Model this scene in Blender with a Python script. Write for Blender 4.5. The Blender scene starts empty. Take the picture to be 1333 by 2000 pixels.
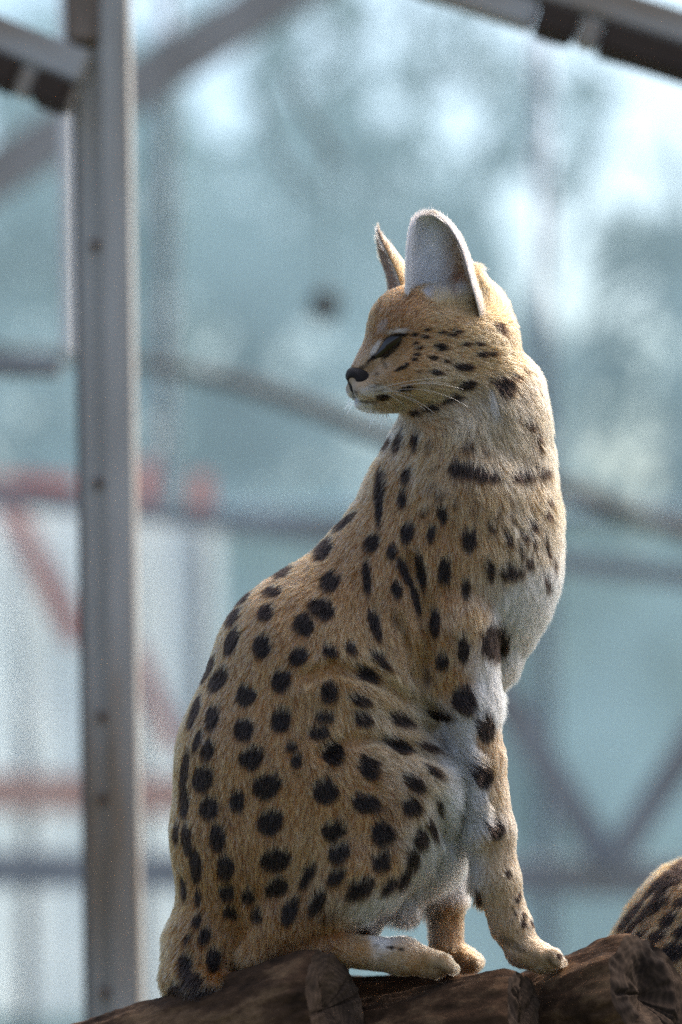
import bpy, bmesh, math, random
import numpy as np
from mathutils import Vector, Matrix, noise
from mathutils.bvhtree import BVHTree
from mathutils.kdtree import KDTree

rng = np.random.default_rng(7)
random.seed(7)
sc = bpy.context.scene
col = sc.collection
R = math.radians

# ------------------------------------------------------------------ camera, sky, sun, exposure
W0, H0 = 1333.0, 2000.0            # photograph size, used only to turn pixels into directions
D = 2.4                            # metres from the lens to the sitting cat
S = 0.0005                         # metres per photograph pixel at that distance
FPX = D / S
PITCH = R(3.5)
CAM = np.array([0.0, -D, 1.55])
FWD = np.array([0.0, math.cos(PITCH), math.sin(PITCH)])
UP = np.array([0.0, -math.sin(PITCH), math.cos(PITCH)])

cd = bpy.data.cameras.new('camera')
cam = bpy.data.objects.new('camera', cd)
col.objects.link(cam)
cam.location = CAM
cam.rotation_euler = (R(90) + PITCH, 0, 0)
cd.sensor_fit = 'VERTICAL'
cd.sensor_height = 36.0
cd.lens = 36.0 * FPX / H0
cd.clip_start = 0.05
cd.clip_end = 2000
cd.dof.use_dof = True
cd.dof.focus_distance = 2.345
cd.dof.aperture_fstop = 1.5
sc.camera = cam

SUN_EL, SUN_AZ = R(52), R(132)     # soft veiled sun, high beyond the glazing to the right
wd = bpy.data.worlds.new('World')
sc.world = wd
wd.use_nodes = True
nt = wd.node_tree
bgn = nt.nodes['Background']
sky = nt.nodes.new('ShaderNodeTexSky')
sky.sky_type = 'NISHITA'
sky.sun_disc = False
sky.sun_elevation = SUN_EL
sky.sun_rotation = R(180) - SUN_AZ
sky.air_density = 1.0
sky.dust_density = 6.0
nt.links.new(sky.outputs[0], bgn.inputs[0])
bgn.inputs[1].default_value = 0.15
sl = bpy.data.lights.new('sun', 'SUN')
sun = bpy.data.objects.new('sun', sl)
col.objects.link(sun)
sl.energy = 0.5
sc.cycles.sample_clamp_indirect = 4.0
sl.angle = R(70)
sl.color = (1.0, 0.96, 0.91)
sdir = Vector((math.sin(SUN_AZ) * math.cos(SUN_EL), -math.cos(SUN_AZ) * math.cos(SUN_EL), math.sin(SUN_EL)))
sun.rotation_euler = sdir.to_track_quat('Z', 'Y').to_euler()
sun.location = (3, -3, 8)

sc.render.engine = 'CYCLES'
sc.cycles.use_denoising = False
sc.cycles.filter_width = 1.5
sc.cycles.use_adaptive_sampling = False
sc.cycles.max_bounces = 10
sc.cycles.transparent_max_bounces = 16
sc.cycles.diffuse_bounces = 4
sc.cycles.caustics_reflective = False
sc.cycles.caustics_refractive = False
sc.view_settings.view_transform = 'Standard'
sc.view_settings.look = 'None'
sc.view_settings.exposure = 1.32
sc.view_settings.gamma = 1.0
sc.view_settings.use_curve_mapping = False


# ------------------------------------------------------------------ helpers
def px2w(P):
    """(x px, y px, z px towards the lens from the cat's plane) -> world metres"""
    P = np.asarray(P, dtype=np.float64)
    dep = D - P[..., 2] * S
    X = (P[..., 0] - W0 / 2) / FPX * dep
    Y = -(P[..., 1] - H0 / 2) / FPX * dep
    return (CAM + X[..., None] * np.array([1.0, 0, 0]) + Y[..., None] * UP + dep[..., None] * FWD)


def at(x, y, depth):
    """pixel direction at a distance of depth metres from the lens -> Vector"""
    return Vector(px2w(np.array([x, y, (D - depth) / S])))


def link(o, parent=None):
    col.objects.link(o)
    if parent is not None:
        o.parent = parent
    return o


def tag(o, label=None, cat=None, group=None, kind=None):
    if label: o['label'] = label
    if cat: o['category'] = cat
    if group: o['group'] = group
    if kind: o['kind'] = kind
    return o


def empty(name, loc=(0, 0, 0)):
    o = bpy.data.objects.new(name, None)
    o.location = loc
    o.empty_display_size = 0.05
    return link(o)


def mesh_obj(name, verts, faces, material, parent=None, smooth=True):
    me = bpy.data.meshes.new(name)
    me.from_pydata([tuple(v) for v in verts], [], [tuple(int(i) for i in f) for f in faces])
    me.validate()
    if smooth:
        me.polygons.foreach_set('use_smooth', [True] * len(me.polygons))
    me.materials.append(material)
    o = bpy.data.objects.new(name, me)
    link(o)
    if parent is not None:
        o.parent = parent
        o.matrix_parent_inverse = Matrix.Translation(-Vector(parent.location))
    return o


def mat(name):
    m = bpy.data.materials.new(name)
    m.use_nodes = True
    t = m.node_tree
    return m, t, t.nodes['Principled BSDF'], t.nodes, t.links


def noise_mat(name, c1, c2, scale=8, rough=0.7, metallic=0.0, bump=0.0, c3=None, s3=3.0, t3=(0.55, 0.7), stretch=(1, 1, 1), bscale=None):
    m, t, p, N, L = mat(name)
    tc = N.new('ShaderNodeTexCoord')
    mp = N.new('ShaderNodeMapping'); mp.inputs['Scale'].default_value = stretch
    L.new(tc.outputs['Object'], mp.inputs[0])
    nz = N.new('ShaderNodeTexNoise'); nz.inputs['Scale'].default_value = scale; nz.inputs['Detail'].default_value = 6
    L.new(mp.outputs[0], nz.inputs['Vector'])
    rp = N.new('ShaderNodeValToRGB')
    rp.color_ramp.elements[0].position = 0.32; rp.color_ramp.elements[0].color = (*c1, 1)
    rp.color_ramp.elements[1].position = 0.68; rp.color_ramp.elements[1].color = (*c2, 1)
    L.new(nz.outputs[0], rp.inputs[0])
    out = rp.outputs[0]
    if c3:
        n3 = N.new('ShaderNodeTexNoise'); n3.inputs['Scale'].default_value = s3; n3.inputs['Detail'].default_value = 5
        L.new(mp.outputs[0], n3.inputs['Vector'])
        r3 = N.new('ShaderNodeMapRange'); r3.inputs[1].default_value = t3[0]; r3.inputs[2].default_value = t3[1]
        L.new(n3.outputs[0], r3.inputs[0])
        mx = N.new('ShaderNodeMix'); mx.data_type = 'RGBA'
        mx.inputs[7].default_value = (*c3, 1)
        L.new(r3.outputs[0], mx.inputs[0]); L.new(out, mx.inputs[6]); out = mx.outputs[2]
    L.new(out, p.inputs['Base Color'])
    p.inputs['Roughness'].default_value = rough
    p.inputs['Metallic'].default_value = metallic
    if bump:
        nb = N.new('ShaderNodeTexNoise'); nb.inputs['Scale'].default_value = bscale or scale * 4; nb.inputs['Detail'].default_value = 8
        L.new(mp.outputs[0], nb.inputs['Vector'])
        b = N.new('ShaderNodeBump'); b.inputs['Strength'].default_value = bump; b.inputs['Distance'].default_value = 0.01
        L.new(nb.outputs[0], b.inputs['Height']); L.new(b.outputs[0], p.inputs['Normal'])
    return m


def box_between(name, p0, p1, w, t, material, parent=None, bevel=0.004, facing=None):
    """bar from p0 to p1, w wide across the view, t deep along it"""
    p0 = Vector(p0); p1 = Vector(p1)
    ax = (p1 - p0); ln = ax.length; ax.normalize()
    f = Vector(facing) if facing is not None else Vector((0, 1, 0))
    side = ax.cross(f)
    if side.length < 1e-4:
        side = ax.cross(Vector((1, 0, 0)))
    side.normalize()
    dep = side.cross(ax).normalized()
    bm = bmesh.new()
    bmesh.ops.create_cube(bm, size=1.0)
    for v in bm.verts:
        v.co = Vector((v.co.x * w, v.co.y * t, v.co.z * ln))
    if bevel:
        bmesh.ops.bevel(bm, geom=list(bm.edges), offset=min(bevel, w * .3, t * .3), segments=2, affect='EDGES')
    M = Matrix((side, dep, ax)).transposed().to_4x4()
    M.translation = (p0 + p1) / 2
    me = bpy.data.meshes.new(name)
    bm.to_mesh(me); bm.free()
    me.materials.append(material)
    o = bpy.data.objects.new(name, me)
    o.matrix_world = M
    link(o)
    if parent is not None:
        o.parent = parent
        o.matrix_parent_inverse = Matrix.Translation(-Vector(parent.location))
    return o


def tube(path, radii, seg=8):
    """verts, faces of a closed tube along path"""
    V, F = [], []
    n = len(path)
    prev = None
    for i in range(n):
        a = Vector(path[max(0, i - 1)]); b = Vector(path[min(n - 1, i + 1)])
        d = (b - a).normalized()
        if prev is None:
            prev = d.orthogonal().normalized()
        prev = (prev - d * prev.dot(d)).normalized()
        q = d.cross(prev)
        for k in range(seg):
            an = 2 * math.pi * k / seg
            V.append(Vector(path[i]) + (prev * math.cos(an) + q * math.sin(an)) * radii[i])
    for i in range(n - 1):
        for k in range(seg):
            k2 = (k + 1) % seg
            F.append((i * seg + k, i * seg + k2, (i + 1) * seg + k2, (i + 1) * seg + k))
    F.append(tuple(range(seg))[::-1])
    F.append(tuple((n - 1) * seg + k for k in range(seg)))
    return V, F


# ------------------------------------------------------------------ materials of the place
M_steel = noise_mat('galvanised_steel', (0.37, 0.35, 0.32), (0.48, 0.46, 0.43), 5, 0.5, 0.15, 0.05, c3=(0.25, 0.18, 0.12), s3=2.2, t3=(0.48, 0.68), stretch=(6, 6, 1))
M_steel_dark = noise_mat('dark_steel', (0.12, 0.12, 0.12), (0.2, 0.2, 0.2), 6, 0.6, 0.2, 0.05)
M_white = noise_mat('white_steel', (0.78, 0.78, 0.77), (0.86, 0.86, 0.85), 4, 0.5, 0, 0.03, c3=(0.5, 0.46, 0.42), s3=3)
M_rust = noise_mat('rusty_bolt', (0.09, 0.045, 0.025), (0.17, 0.09, 0.05), 60, 0.8, 0.2, 0.3)
M_timber_dark = noise_mat('dark_timber', (0.016, 0.009, 0.006), (0.04, 0.022, 0.012), 10, 0.8, 0, 0.3, stretch=(1, 1, .2))
M_timber = noise_mat('weathered_timber', (0.16, 0.12, 0.09), (0.26, 0.2, 0.16), 9, 0.8, 0, 0.3, stretch=(5, 5, .6))
M_greybar = noise_mat('grey_painted_steel', (0.27, 0.28, 0.285), (0.36, 0.37, 0.375), 7, 0.55, 0.1, 0.05, c3=(0.14, 0.10, 0.07), s3=3)
M_red = noise_mat('faded_red_paint', (0.40, 0.13, 0.10), (0.46, 0.2, 0.16), 5, 0.7, 0, 0.05, c3=(0.5, 0.40, 0.38), s3=2.6, t3=(0.42, 0.6))
M_ground = noise_mat('trodden_soil', (0.07, 0.055, 0.04), (0.13, 0.11, 0.08), 0.6, 0.95, 0, 0.4, c3=(0.06, 0.09, 0.035), s3=0.25, t3=(0.45, 0.6), bscale=6)
M_trunk = noise_mat('tree_bark', (0.07, 0.055, 0.045), (0.15, 0.12, 0.1), 6, 0.9, 0, 0.5, stretch=(3, 3, .6))
M_greywood = noise_mat('grey_weathered_board', (0.30, 0.27, 0.24), (0.44, 0.41, 0.38), 5, 0.85, 0, 0.2)
M_mullion = noise_mat('pale_mullion_paint', (0.46, 0.5, 0.52), (0.58, 0.6, 0.61), 3, 0.6)
M_branch = noise_mat('bare_branch_bark', (0.10, 0.085, 0.072), (0.22, 0.19, 0.165), 9, 0.9, 0, 0.4)
M_rope = noise_mat('rope', (0.10, 0.075, 0.05), (0.18, 0.14, 0.1), 40, 0.9)


def leaf_mat(name, a, b):
    m, t, p, N, L = mat(name)
    oi = N.new('ShaderNodeObjectInfo')
    g = N.new('ShaderNodeNewGeometry')
    rp = N.new('ShaderNodeValToRGB')
    rp.color_ramp.elements[0].color = (*a, 1); rp.color_ramp.elements[1].color = (*b, 1)
    L.new(g.outputs['Random Per Island'], rp.inputs[0])
    df = N.new('ShaderNodeBsdfDiffuse'); tr = N.new('ShaderNodeBsdfTranslucent')
    mx = N.new('ShaderNodeMixShader'); mx.inputs[0].default_value = 0.4
    L.new(rp.outputs[0], df.inputs[0]); L.new(rp.outputs[0], tr.inputs[0])
    L.new(df.outputs[0], mx.inputs[1]); L.new(tr.outputs[0], mx.inputs[2])
    L.new(mx.outputs[0], N['Material Output'].inputs[0])
    return m


M_leaf = [leaf_mat('leaf_a', (0.06, 0.09, 0.065), (0.12, 0.155, 0.12)),
          leaf_mat('leaf_b', (0.08, 0.10, 0.09), (0.16, 0.18, 0.16))]


def pane_mat():
    m, t, p, N, L = mat('milky_teal_pane')
    N.remove(p)
    tc = N.new('ShaderNodeTexCoord')
    nz = N.new('ShaderNodeTexNoise'); nz.inputs['Scale'].default_value = 2.2; nz.inputs['Detail'].default_value = 5
    L.new(tc.outputs['Object'], nz.inputs['Vector'])
    tp = N.new('ShaderNodeBsdfTransparent'); tp.inputs[0].default_value = (0.92, 0.985, 1.0, 1)
    tl = N.new('ShaderNodeBsdfTranslucent'); tl.inputs[0].default_value = (0.60, 0.83, 0.91, 1)
    df = N.new('ShaderNodeBsdfDiffuse'); df.inputs[0].default_value = (0.57, 0.77, 0.84, 1)
    m1 = N.new('ShaderNodeMixShader'); m1.inputs[0].default_value = 0.5
    L.new(tl.outputs[0], m1.inputs[1]); L.new(df.outputs[0], m1.inputs[2])
    mr = N.new('ShaderNodeMapRange'); mr.inputs[3].default_value = 0.18; mr.inputs[4].default_value = 0.34
    mr.inputs[1].default_value = 0.35; mr.inputs[2].default_value = 0.65
    L.new(nz.outputs[0], mr.inputs[0])
    m2 = N.new('ShaderNodeMixShader')
    L.new(mr.outputs[0], m2.inputs[0])
    L.new(tp.outputs[0], m2.inputs[1]); L.new(m1.outputs[0], m2.inputs[2])
    L.new(m2.outputs[0], N['Material Output'].inputs[0])
    return m


M_pane = pane_mat()

# ------------------------------------------------------------------ the ground
n = 60
gv = []
for j in range(n + 1):
    for i in range(n + 1):
        u = (i / n - .5) * 2; v = j / n
        x = math.copysign(abs(u) ** 2.2, u) * 400
        y = -30 + v ** 3 * 900
        gv.append((x, y, 0.03 * noise.noise(Vector((x * .6, y * .6, 0)))))
gf = [(j * (n + 1) + i, j * (n + 1) + i + 1, (j + 1) * (n + 1) + i + 1, (j + 1) * (n + 1) + i) for j in range(n) for i in range(n)]
tag(mesh_obj('ground', gv, gf, M_ground), kind='structure')


def ground_point(x, y0, y1, depth):
    """carry the line of a leaning upright (pixel x at two heights) down to the ground"""
    a = at(x[0], y0, depth); b = at(x[1], y1, depth)
    t = (0.0 - a.z) / (b.z - a.z)
    return a + (b - a) * t


# ------------------------------------------------------------------ near steel frame of the enclosure
DP = 3.15
K = DP / FPX                       # metres per pixel at that distance
def post_x(x0, y):                 # the frame stands a little out of plumb
    return x0 + (y - 1000) * 0.0127

top_y = -420
pb = ground_point((post_x(192, 0), post_x(192, 2000)), 0, 2000, DP)
post = empty('steel_post', pb)
tag(post, 'tall galvanised steel upright with a flange and rusty bolts, behind the cat\'s back', 'post')
def up(name, x0, w, t, m, dz=0.0, y0=top_y, parent=post):
    a = at(post_x(x0, y0), y0, DP + dz)
    b = ground_point((post_x(x0, 0), post_x(x0, 2000)), 0, 2000, DP + dz)
    return box_between(name, b, a, w * K, t, m, parent)
up('web', 188, 46, 0.05, M_steel, -0.004)
up('flange', 238, 56, 0.075, M_steel, -0.006)
up('lip', 160, 9, 0.05, M_steel_dark, 0.0)  # darker strip along the post's left edge
up('rib', 206, 8, 0.05, M_steel, -0.012)
for y in (945, 1400, 1560, 1938, 480):
    c = at(post_x(196, y), y, DP - 0.028)
    V, F = tube([c + Vector((0, .02, 0)), c + Vector((0, -.006, 0)), c + Vector((0, -.012, 0))], [0.0075, 0.0075, 0.005], 8)
    mesh_obj('bolt', V, F, M_rust, post)
cap = box_between('timber_cap', at(post_x(176, 90), 90, DP - .02), at(post_x(176, top_y - 10), top_y - 10, DP - .02), 62 * K, 0.07, M_timber, post)


def rafter(label, x0, y0, x1, y1, hgt, blocks, depth):
    a = at(x0, y0, depth); b = at(x1, y1, depth)
    e = empty('rafter', (a + b) / 2)
    tag(e, label, 'rafter')
    box_between('top_flange', a, b, hgt * .55 * K, 0.05, M_steel, e)
    d = Vector((x1 - x0, y1 - y0, 0)); L_ = d.length; nrm = Vector((-d.y, d.x, 0)) / L_
    if nrm.y < 0: nrm = -nrm
    off = hgt * .27 + hgt * .24 + 1
    def low(t): return at(x0 + d.x * t + nrm.x * off, y0 + d.y * t + nrm.y * off, depth - .01)
    last = 0.0
    for (t0, t1) in blocks:
        box_between('bracket', low(last), low(t0), hgt * .46 * K, 0.035, M_steel, e)
        box_between('timber_block', low(t0 + .002), low(t1 - .002), hgt * .48 * K, 0.06, M_timber_dark, e)
        last = t1
    box_between('bracket', low(last), low(1.0), hgt * .46 * K, 0.035, M_steel, e)
    return e

rafter('grey steel rafter with dark timber blocks, meeting the upright post', -420, -95, 168, 140, 122, [(.12, .34), (.40, .60), (.66, .815), (.875, .985)], DP - .04)
rafter('long grey steel rafter with dark timber blocks, sloping away above the cat\'s head', 640, -158, 1760, 197, 118, [(.378, .452), (.49, .68), (.74, .9)], DP)

# gate behind the post: upright, its white standing in for a lit edge, and a rail
DG = 3.6
KG = DG / FPX
gb = ground_point((post_x(137, 0), post_x(137, 2000)), 0, 2000, DG)
gate = empty('gate_frame', gb)
tag(gate, 'white upright and dull metal cross rail just behind the steel post', 'gate frame')
ga = at(post_x(141, -500), -500, DG)
box_between('upright', at(post_x(141, 695), 695, DG), ga, 26 * KG, 0.04, M_white, gate)
box_between('rail', at(-620, 700, DG), at(post_x(122, 716), 716, DG), 40 * KG, 0.04, M_greybar, gate)
box_between('stub_leg', gb + Vector((.02, .03, 0)), at(post_x(160, 716), 716, DG) + Vector((.02, .03, 0)), 20 * KG, 0.03, M_greybar, gate)
gb2 = ground_point((post_x(-630, 0), post_x(-630, 2000)), 0, 2000, DG)
box_between('upright', gb2, at(post_x(-630, -500), -500, DG), 34 * KG, 0.04, M_white, gate)

# ------------------------------------------------------------------ braces and rails between the post and the glazing
def bar(name, label, cat, pts, wpx, depth, m, t=0.04, group=None):
    k = depth / FPX
    P = [at(x, y, depth) for x, y in pts]
    V, F = [], []
    e = None
    if len(P) == 2:
        o = box_between(name, P[0], P[1], wpx * k, t, m)
    else:
        V, F = tube(P, [wpx * k / 2] * len(P), 10)
        o = mesh_obj(name, V, F, m)
    return tag(o, label, cat, group)

bar('diagonal_board', 'wide weathered timber board rising diagonally behind the upright post', 'board', [(-330, 545), (640, -70)], 98, 6.1, M_greywood, .03)
bpts = [(-420, 640), (-150, 672), (150, 700), (320, 716), (470, 748), (620, 800), (770, 858), (940, 905), (1110, 955), (1220, 1000), (1333, 1038), (1700, 1190)]
bk_ = 5.3 / FPX
V, F = tube([at(x, y, 5.3 + .03 * math.sin(i * 2.1)) for i, (x, y) in enumerate(bpts)], [bk_ * w_ for w_ in (9, 10, 11, 12, 15, 18, 19, 17, 18, 17, 18, 19)], 12)
tag(mesh_obj('bare_branch', V, F, M_branch), 'long bare dark branch sloping down behind the cat\'s neck', 'branch')
bar('cross_rail', 'straight grey rail crossing behind the cat\'s shoulders', 'rail', [(-500, 905), (1900, 1195)], 40, 5.5, M_greybar)
bar('diagonal_brace', 'grey steel brace slanting down beside the cat\'s front leg', 'brace', [(860, 1165), (1196, 1700)], 62, 5.2, M_greybar)
bar('diagonal_brace', 'grey steel brace rising away above the second cat\'s back', 'brace', [(1186, 1702), (1560, 1130)], 58, 5.16, M_greybar)
bar('low_rail', 'low grey rail under the two slanting braces', 'rail', [(-500, 1690), (1900, 1725)], 70, 5.3, M_greybar)
bar('twig', 'thicker of the two dark twigs dangling in the air above the cat\'s head', 'twig', [(566, 140), (590, 210), (632, 270), (660, 320)], 11, 5.6, M_trunk, group='twigs above the cat')
bar('twig', 'thinner and shorter of the two twigs dangling in the air above the cat\'s head', 'twig', [(505, 190), (540, 300), (575, 350), (605, 395)], 8, 5.6, M_trunk, group='twigs above the cat')

bc = at(635, 598, 5.5)
ball = empty('hanging_ball', bc)
tag(ball, 'small dark brown ball hanging on a cord behind the cat\'s face', 'ball')
bmx = bmesh.new(); bmesh.ops.create_icosphere(bmx, subdivisions=3, radius=.034)
for v in bmx.verts: v.co = v.co * (1 + .06 * noise.noise(v.co * 60)) ; v.co.z *= 1.12
mb_ = bpy.data.meshes.new('shell'); bmx.to_mesh(mb_); bmx.free(); mb_.materials.append(M_timber_dark)
o_ = bpy.data.objects.new('shell', mb_); link(o_, ball)
V, F = tube([bc + Vector((0, 0, .036)), bc + Vector((.002, 0, .5)), bc + Vector((0, 0, 2.2))], [.0018] * 3, 6)
mesh_obj('cord', V, F, M_rope, ball)

# ------------------------------------------------------------------ glazed wall with milky teal panes
DW = 6.6
KW = DW / FPX
wall = empty('glazed_wall', at(666, 1000, DW) * 1.0)
wall.location.z = 0
tag(wall, 'greenhouse wall of milky teal panes in pale bars behind the cat', 'glazed wall')
xs = [-2660, -1915, -1170, -425, 320, 1065, 1810, 2555, 3300, 4045]
base = at(666, 1000, DW)
z_levels = [0.05, 1.95, 4.95]
wx = [(x - W0 / 2) * KW for x in xs]
for x in wx:
    box_between('mullion', (x, base.y, 0.0), (x, base.y, 5.0), 0.024, 0.05, M_mullion, wall)
for z in z_levels:
    for a, b in zip(wx[:-1], wx[1:]):
        box_between('transom', (a + .026, base.y, z), (b - .026, base.y, z), 0.024, 0.05, M_mullion, wall)
for a, b in zip(wx[:-1], wx[1:]):
    for z0, z1 in zip(z_levels[:-1], z_levels[1:]):
        x0, x1, zz0, zz1 = a + .024, b - .024, z0 + .013, z1 - .013
        y = base.y
        V = [(x0, y - .003, zz0), (x1, y - .003, zz0), (x1, y - .003, zz1), (x0, y - .003, zz1),
             (x0, y + .003, zz0), (x1, y + .003, zz0), (x1, y + .003, zz1), (x0, y + .003, zz1)]
        F = [(0, 1, 2, 3), (5, 4, 7, 6), (4, 0, 3, 7), (1, 5, 6, 2), (3, 2, 6, 7), (4, 5, 1, 0)]
        mesh_obj('pane', V, F, M_pane, wall, smooth=False)

# ------------------------------------------------------------------ pale tarpaulin with faded red bands, hung in front of the panes
def cloth_mat(name, a, b, tl=.5):
    m, t, p, N, L = mat(name)
    N.remove(p)
    tc = N.new('ShaderNodeTexCoord')
    nz = N.new('ShaderNodeTexNoise'); nz.inputs['Scale'].default_value = 3.0; nz.inputs['Detail'].default_value = 6
    L.new(tc.outputs['Object'], nz.inputs['Vector'])
    rp = N.new('ShaderNodeValToRGB')
    rp.color_ramp.elements[0].position = .35; rp.color_ramp.elements[0].color = (*a, 1)
    rp.color_ramp.elements[1].position = .65; rp.color_ramp.elements[1].color = (*b, 1)
    L.new(nz.outputs[0], rp.inputs[0])
    df = N.new('ShaderNodeBsdfDiffuse'); tr = N.new('ShaderNodeBsdfTranslucent')
    mx = N.new('ShaderNodeMixShader'); mx.inputs[0].default_value = tl
    L.new(rp.outputs[0], df.inputs[0]); L.new(rp.outputs[0], tr.inputs[0])
    L.new(df.outputs[0], mx.inputs[1]); L.new(tr.outputs[0], mx.inputs[2])
    L.new(mx.outputs[0], N['Material Output'].inputs[0])
    return m

M_tarp = cloth_mat('pale_tarpaulin', (0.80, 0.82, 0.82), (0.90, 0.90, 0.90), .7)
M_band = cloth_mat('faded_red_band', (0.72, 0.36, 0.31), (0.80, 0.62, 0.59), .6)
DR = 6.2
KR = DR / FPX
rf0 = at(-60, 1000, DR); rf0.z = 0
tarp = empty('tarpaulin', rf0)
tag(tarp, 'pale tarpaulin with faded red bands hanging behind the upright post', 'tarpaulin')
nx, ny = 60, 40
V = []
for j in range(ny + 1):
    for i in range(nx + 1):
        x = -760 + 1190 * i / nx; y = 1000 + 980 * j / ny
        w_ = at(x, y, DR)
        w_.y += .025 * math.sin(i * .55 + .4 * math.sin(j * .2)) + .012 * noise.noise(Vector((i * .2, j * .2, 3)))
        V.append(w_)
F = [(j * (nx + 1) + i, j * (nx + 1) + i + 1, (j + 1) * (nx + 1) + i + 1, (j + 1) * (nx + 1) + i) for j in range(ny) for i in range(nx)]
mesh_obj('sheet', V, F, M_tarp, tarp)
M_band2 = cloth_mat('pale_orange_band', (0.80, 0.56, 0.48), (0.86, 0.74, 0.69), .6)
def rb(name, pts, w, dz=-.05, m=None):
    a = at(*pts[0], DR + dz); b = at(*pts[1], DR + dz)
    return box_between(name, a, b, w * KR, .004, m or M_band, tarp, bevel=0)
rb('red_band', ((-760, 935), (150, 962)), 64)
rb('red_band', ((-760, 1528), (425, 1556)), 76, m=M_band2)
rb('red_band', ((15, 985), (155, 1255)), 46, -.056)
rb('red_band', ((262, 1262), (345, 1465)), 36, -.056)
rb('red_tab', ((284, 900), (284, 1018)), 44)
rb('red_tab', ((392, 925), (392, 1022)), 46)
for px_ in (-640, -250, 60, 284, 392):
    a = at(px_, 915, DR + .05); b = Vector((a.x, a.y, 0))
    box_between('stake', b, a, 24 * KR, .03, M_greybar, tarp)

# ------------------------------------------------------------------ trees beyond the glass
def tree(label, base_, h, rad, nleaf, kind, crown_z=0.62, lsize=.1, seed=1, gaps=0, gap_r=(.10, .24), group='trees beyond the glazed wall'):
    r_ = random.Random(seed)
    base_ = Vector(base_)
    e = empty('broadleaf_tree', base_)
    tag(e, label, 'tree', group)
    path = [base_ + Vector((0.12 * math.sin(i * 1.7 + seed) * i / 3, 0.1 * math.cos(i * 1.3 + seed) * i / 3, h * .8 * i / 7)) for i in range(8)]
    radii = [max(.03, .13 * h / 6 * (1 - i / 8.5)) for i in range(8)]
    V, F = tube(path, radii, 10)
    mesh_obj('trunk', V, F, M_trunk, e)
    cz = base_ + Vector((0, 0, h * crown_z))
    ends = []
    for b in range(11):
        an = b * 2.399 + seed
        st = path[2 + b % 5]
        tip = cz + Vector((math.cos(an) * rad * r_.uniform(.5, .95), math.sin(an) * rad * r_.uniform(.5, .95), r_.uniform(-.35, .4) * h * .7))
        mid = (st + tip) / 2 + Vector((0, 0, .25))
        V, F = tube([st, (st + mid) / 2 + Vector((0, 0, .06)), mid, tip], [.05 * h / 6, .04 * h / 6, .028 * h / 6, .01], 6)
        mesh_obj('limb', V, F, M_trunk, e)
        ends += [tip, mid]
    g = np.random.default_rng(seed)
    cent = np.array([tuple(v) for v in ends] + [tuple(cz + Vector((r_.uniform(-1, 1) * rad * .8, r_.uniform(-1, 1) * rad * .8, r_.uniform(-.45, .5) * h * .7))) for _ in range(90)])
    idx = g.integers(0, len(cent), nleaf)
    P = cent[idx] + g.normal(0, 1, (nleaf, 3)) * np.array([.19, .19, .15])
    if gaps:                                     # a close crown with a scatter of open sky gaps
        q = g.normal(0, 1, (nleaf, 3)); q /= np.linalg.norm(q, axis=1, keepdims=True)
        P = np.array(cz) + q * (g.random(nleaf) ** .45)[:, None] * np.array([rad, rad * .55, h * .38])
        for _ in range(gaps):
            gx, gz = base_.x + g.uniform(-.9, .9) * rad, cz.z + g.uniform(-.36, .36) * h
            dr = np.array([gx / 20, 1.0, (gz - 1.55) / 20]); dr /= np.linalg.norm(dr)
            rel = P - np.array([gx, base_.y, gz])
            dist = np.linalg.norm(rel - (rel @ dr)[:, None] * dr, axis=1)
            P = P[dist > g.uniform(*gap_r)]
        nleaf = len(P)
    A = g.normal(0, 1, (nleaf, 3)); A /= np.linalg.norm(A, axis=1, keepdims=True)
    B = np.cross(A, g.normal(0, 1, (nleaf, 3))); B /= np.linalg.norm(B, axis=1, keepdims=True)
    s_ = (lsize * g.uniform(.6, 1.3, nleaf))[:, None]
    V = np.stack([P - A * s_, P + B * s_ * .5, P + A * s_, P - B * s_ * .5], 1).reshape(-1, 3)
    F = np.arange(nleaf * 4).reshape(-1, 4)
    mesh_obj('crown', V, F, M_leaf[kind], e, smooth=False)
    return e

def gp(x, depth):
    v = at(x, 1000, depth); v.z = 0; return v
tree('bushy green tree standing beyond the glass, left of the upright post', gp(-150, 15.5), 6.2, 2.0, 3600, 0, .6, .12, 3, 26)
tree('dense tree beyond the glass between upright post and cat', gp(430, 17.5), 6.8, 1.9, 4600, 0, .62, .12, 5, 30)
tree('tall gappy tree beyond the glass above and behind the cat\'s head', gp(960, 18.5), 7.6, 2.2, 4600, 1, .52, .13, 8, 74, (.16, .46))
tree('sparse tree beyond the glass behind the cat\'s chest', gp(1380, 17.0), 6.8, 1.8, 3200, 1, .54, .13, 12, 52, (.16, .44))
tree('low bushy tree beyond the glass behind the second cat', gp(1620, 19.0), 5.0, 2.4, 1500, 0, .45, .13, 21)
tree('low shrubby tree beyond the glass behind the red fence', gp(60, 10.2), 2.4, 1.6, 4500, 0, .4, .1, 31)
tree('low shrubby tree beyond the glass behind the cat\'s front legs', gp(1000, 10.8), 2.6, 1.8, 4500, 0, .4, .1, 37)

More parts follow.
